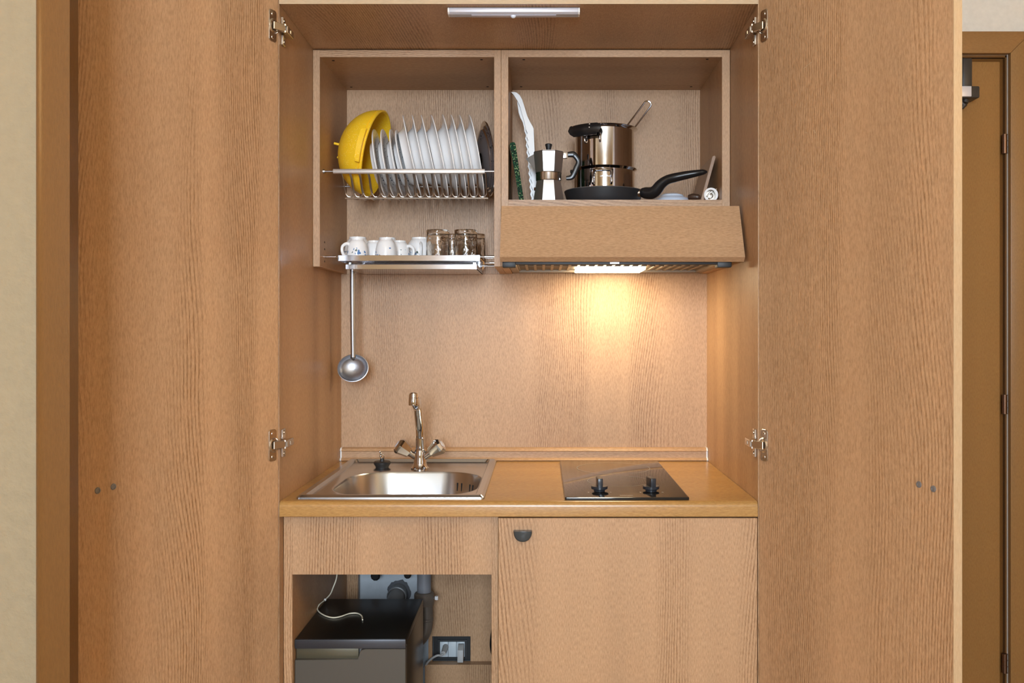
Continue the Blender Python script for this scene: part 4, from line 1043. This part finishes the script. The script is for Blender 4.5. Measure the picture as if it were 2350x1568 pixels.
part(MB().tube([pb, pb + Vector((-.006, -.006, -.003)), P(1003, 1505, .545), P(992, 1511, .55), P(982, 1520, .555), P(974, 1533, .56)], .0030, 10, sub=5), 'cable', GREYCORD, pl, angle=60)
pl2 = thing('plug', 'flat upright grey plug in the socket end farthest from the appliance', 'plug', (PX(1059, .575), .575, PZ(1500, .575)), 'plugs in the socket')
part(MB().prism([(.5938, PZ(1478, .59)), (.586, PZ(1478, .59)), (.566, PZ(1492, .57)), (.560, PZ(1520, .565)), (.572, PZ(1520, .565)), (.5938, PZ(1502, .59))], PX(1050.5, .575), PX(1064, .575), 'x', .0012, 2), 'plug_body', GREYCORD, pl2)
# black hose edge by the divider
solo(MB().tube([(xo1 - .0105, .50, .66), (xo1 - .011, .505, .52), (-.1262, .50, PZ(1465, .5)), (-.1262, .50, PZ(1490, .5)), (xo1 - .0105, .50, PZ(1525, .5)), (xo1 - .0105, .50, .30)], .0095, 14, sub=5), 'hose', BLACKM,
     'black hose running down beside the divider panel of the sink unit', 'hose', (xo1 - .012, .5, .30), angle=60)

# ------------------------------------------------------------------ ceiling lamp behind the camera, daylight, camera
LX, LY = -.05, -2.25
lm = thing('ceiling_lamp', 'round white glass ceiling lamp behind the viewpoint', 'lamp', (LX, LY, ZC))
part(MB().lathe([(0, 0), (.10, 0), (.10, -.025), (0, -.025)], (LX, LY, ZC), seg=40), 'base', WHITEP, lm)
part(MB().lathe([(.09, -.024), (.125, -.045), (.135, -.075), (.115, -.105), (.06, -.122), (0, -.125)], (LX, LY, ZC), seg=40), 'lamp_shade', emis('opal_glass', (1.0, .76, .45), 16.0), lm)
FILL_GLOW = emis('warm_fill_glow', (1.0, .72, .36), 20.0)
for sx_, xw, lab in ((-1, -2.2, 'added warm fill lamp, unseen, on the wall past the left jamb'), (1, XR, 'added warm fill lamp, unseen, on the bare white side wall')):
    wl = thing('fill_lamp', lab, 'lamp', (xw, -1.3, 1.9))  # added source out of view, throws warm light on the open doors
    part(MB().lathe([(0, 0), (.05, 0), (.05, .02), (.012, .024), (.012, .09), (0, .09)], (xw, -1.3, 1.9), (-sx_, 0, 0), 28), 'bracket', NICKEL, wl)
    part(MB().lathe([(.06, -.08), (.095, .09), (.093, .09), (.058, -.08)], (xw - sx_ * .11, -1.3, 1.94), (0, 0, 1), 36, closed=True).lathe([(0, .0), (.035, .02), (.035, .05), (0, .07)], (xw - sx_ * .11, -1.3, 1.92), (0, 0, 1), 20), 'lamp_shade', FILL_GLOW, wl)
def area(name, loc, rot, sx, sy, energy, col):
    l = bpy.data.lights.new(name, 'AREA'); l.shape = 'RECTANGLE'; l.size = sx; l.size_y = sy; l.energy = energy; l.color = col
    o = bpy.data.objects.new(name, l); COL.objects.link(o); o.location = loc; o.rotation_euler = rot; return o
for i, (a, b) in enumerate(WX):
    area('window_daylight', ((a + b) / 2, YF - .12, (WZ[0] + WZ[1]) / 2), (R(90), 0, 0), b - a, WZ[1] - WZ[0], 118, (.71, .85, 1.0))
w = bpy.data.worlds.new('World'); S.world = w; w.use_nodes = True
w.node_tree.nodes['Background'].inputs[0].default_value = (.75, .85, 1.0, 1); w.node_tree.nodes['Background'].inputs[1].default_value = 1.0

cam = bpy.data.cameras.new('Camera'); co_ = bpy.data.objects.new('Camera', cam); COL.objects.link(co_)
co_.location = (0, -D0, H); co_.rotation_euler = (R(90), 0, 0)
cam.sensor_width = 36.0; cam.lens = 36.0 * FOC / 2350.0
cam.shift_x = -(CX - 1175.0) / 2350.0; cam.shift_y = -(784.0 - CY) / 2350.0
cam.clip_start = .05
S.camera = co_
S.view_settings.view_transform = 'Standard'; S.view_settings.look = 'None'; S.view_settings.gamma = 1.0
S.view_settings.exposure = 0.90; S.view_settings.use_curve_mapping = False
S.cycles.use_denoising = True
S.cycles.max_bounces = 10
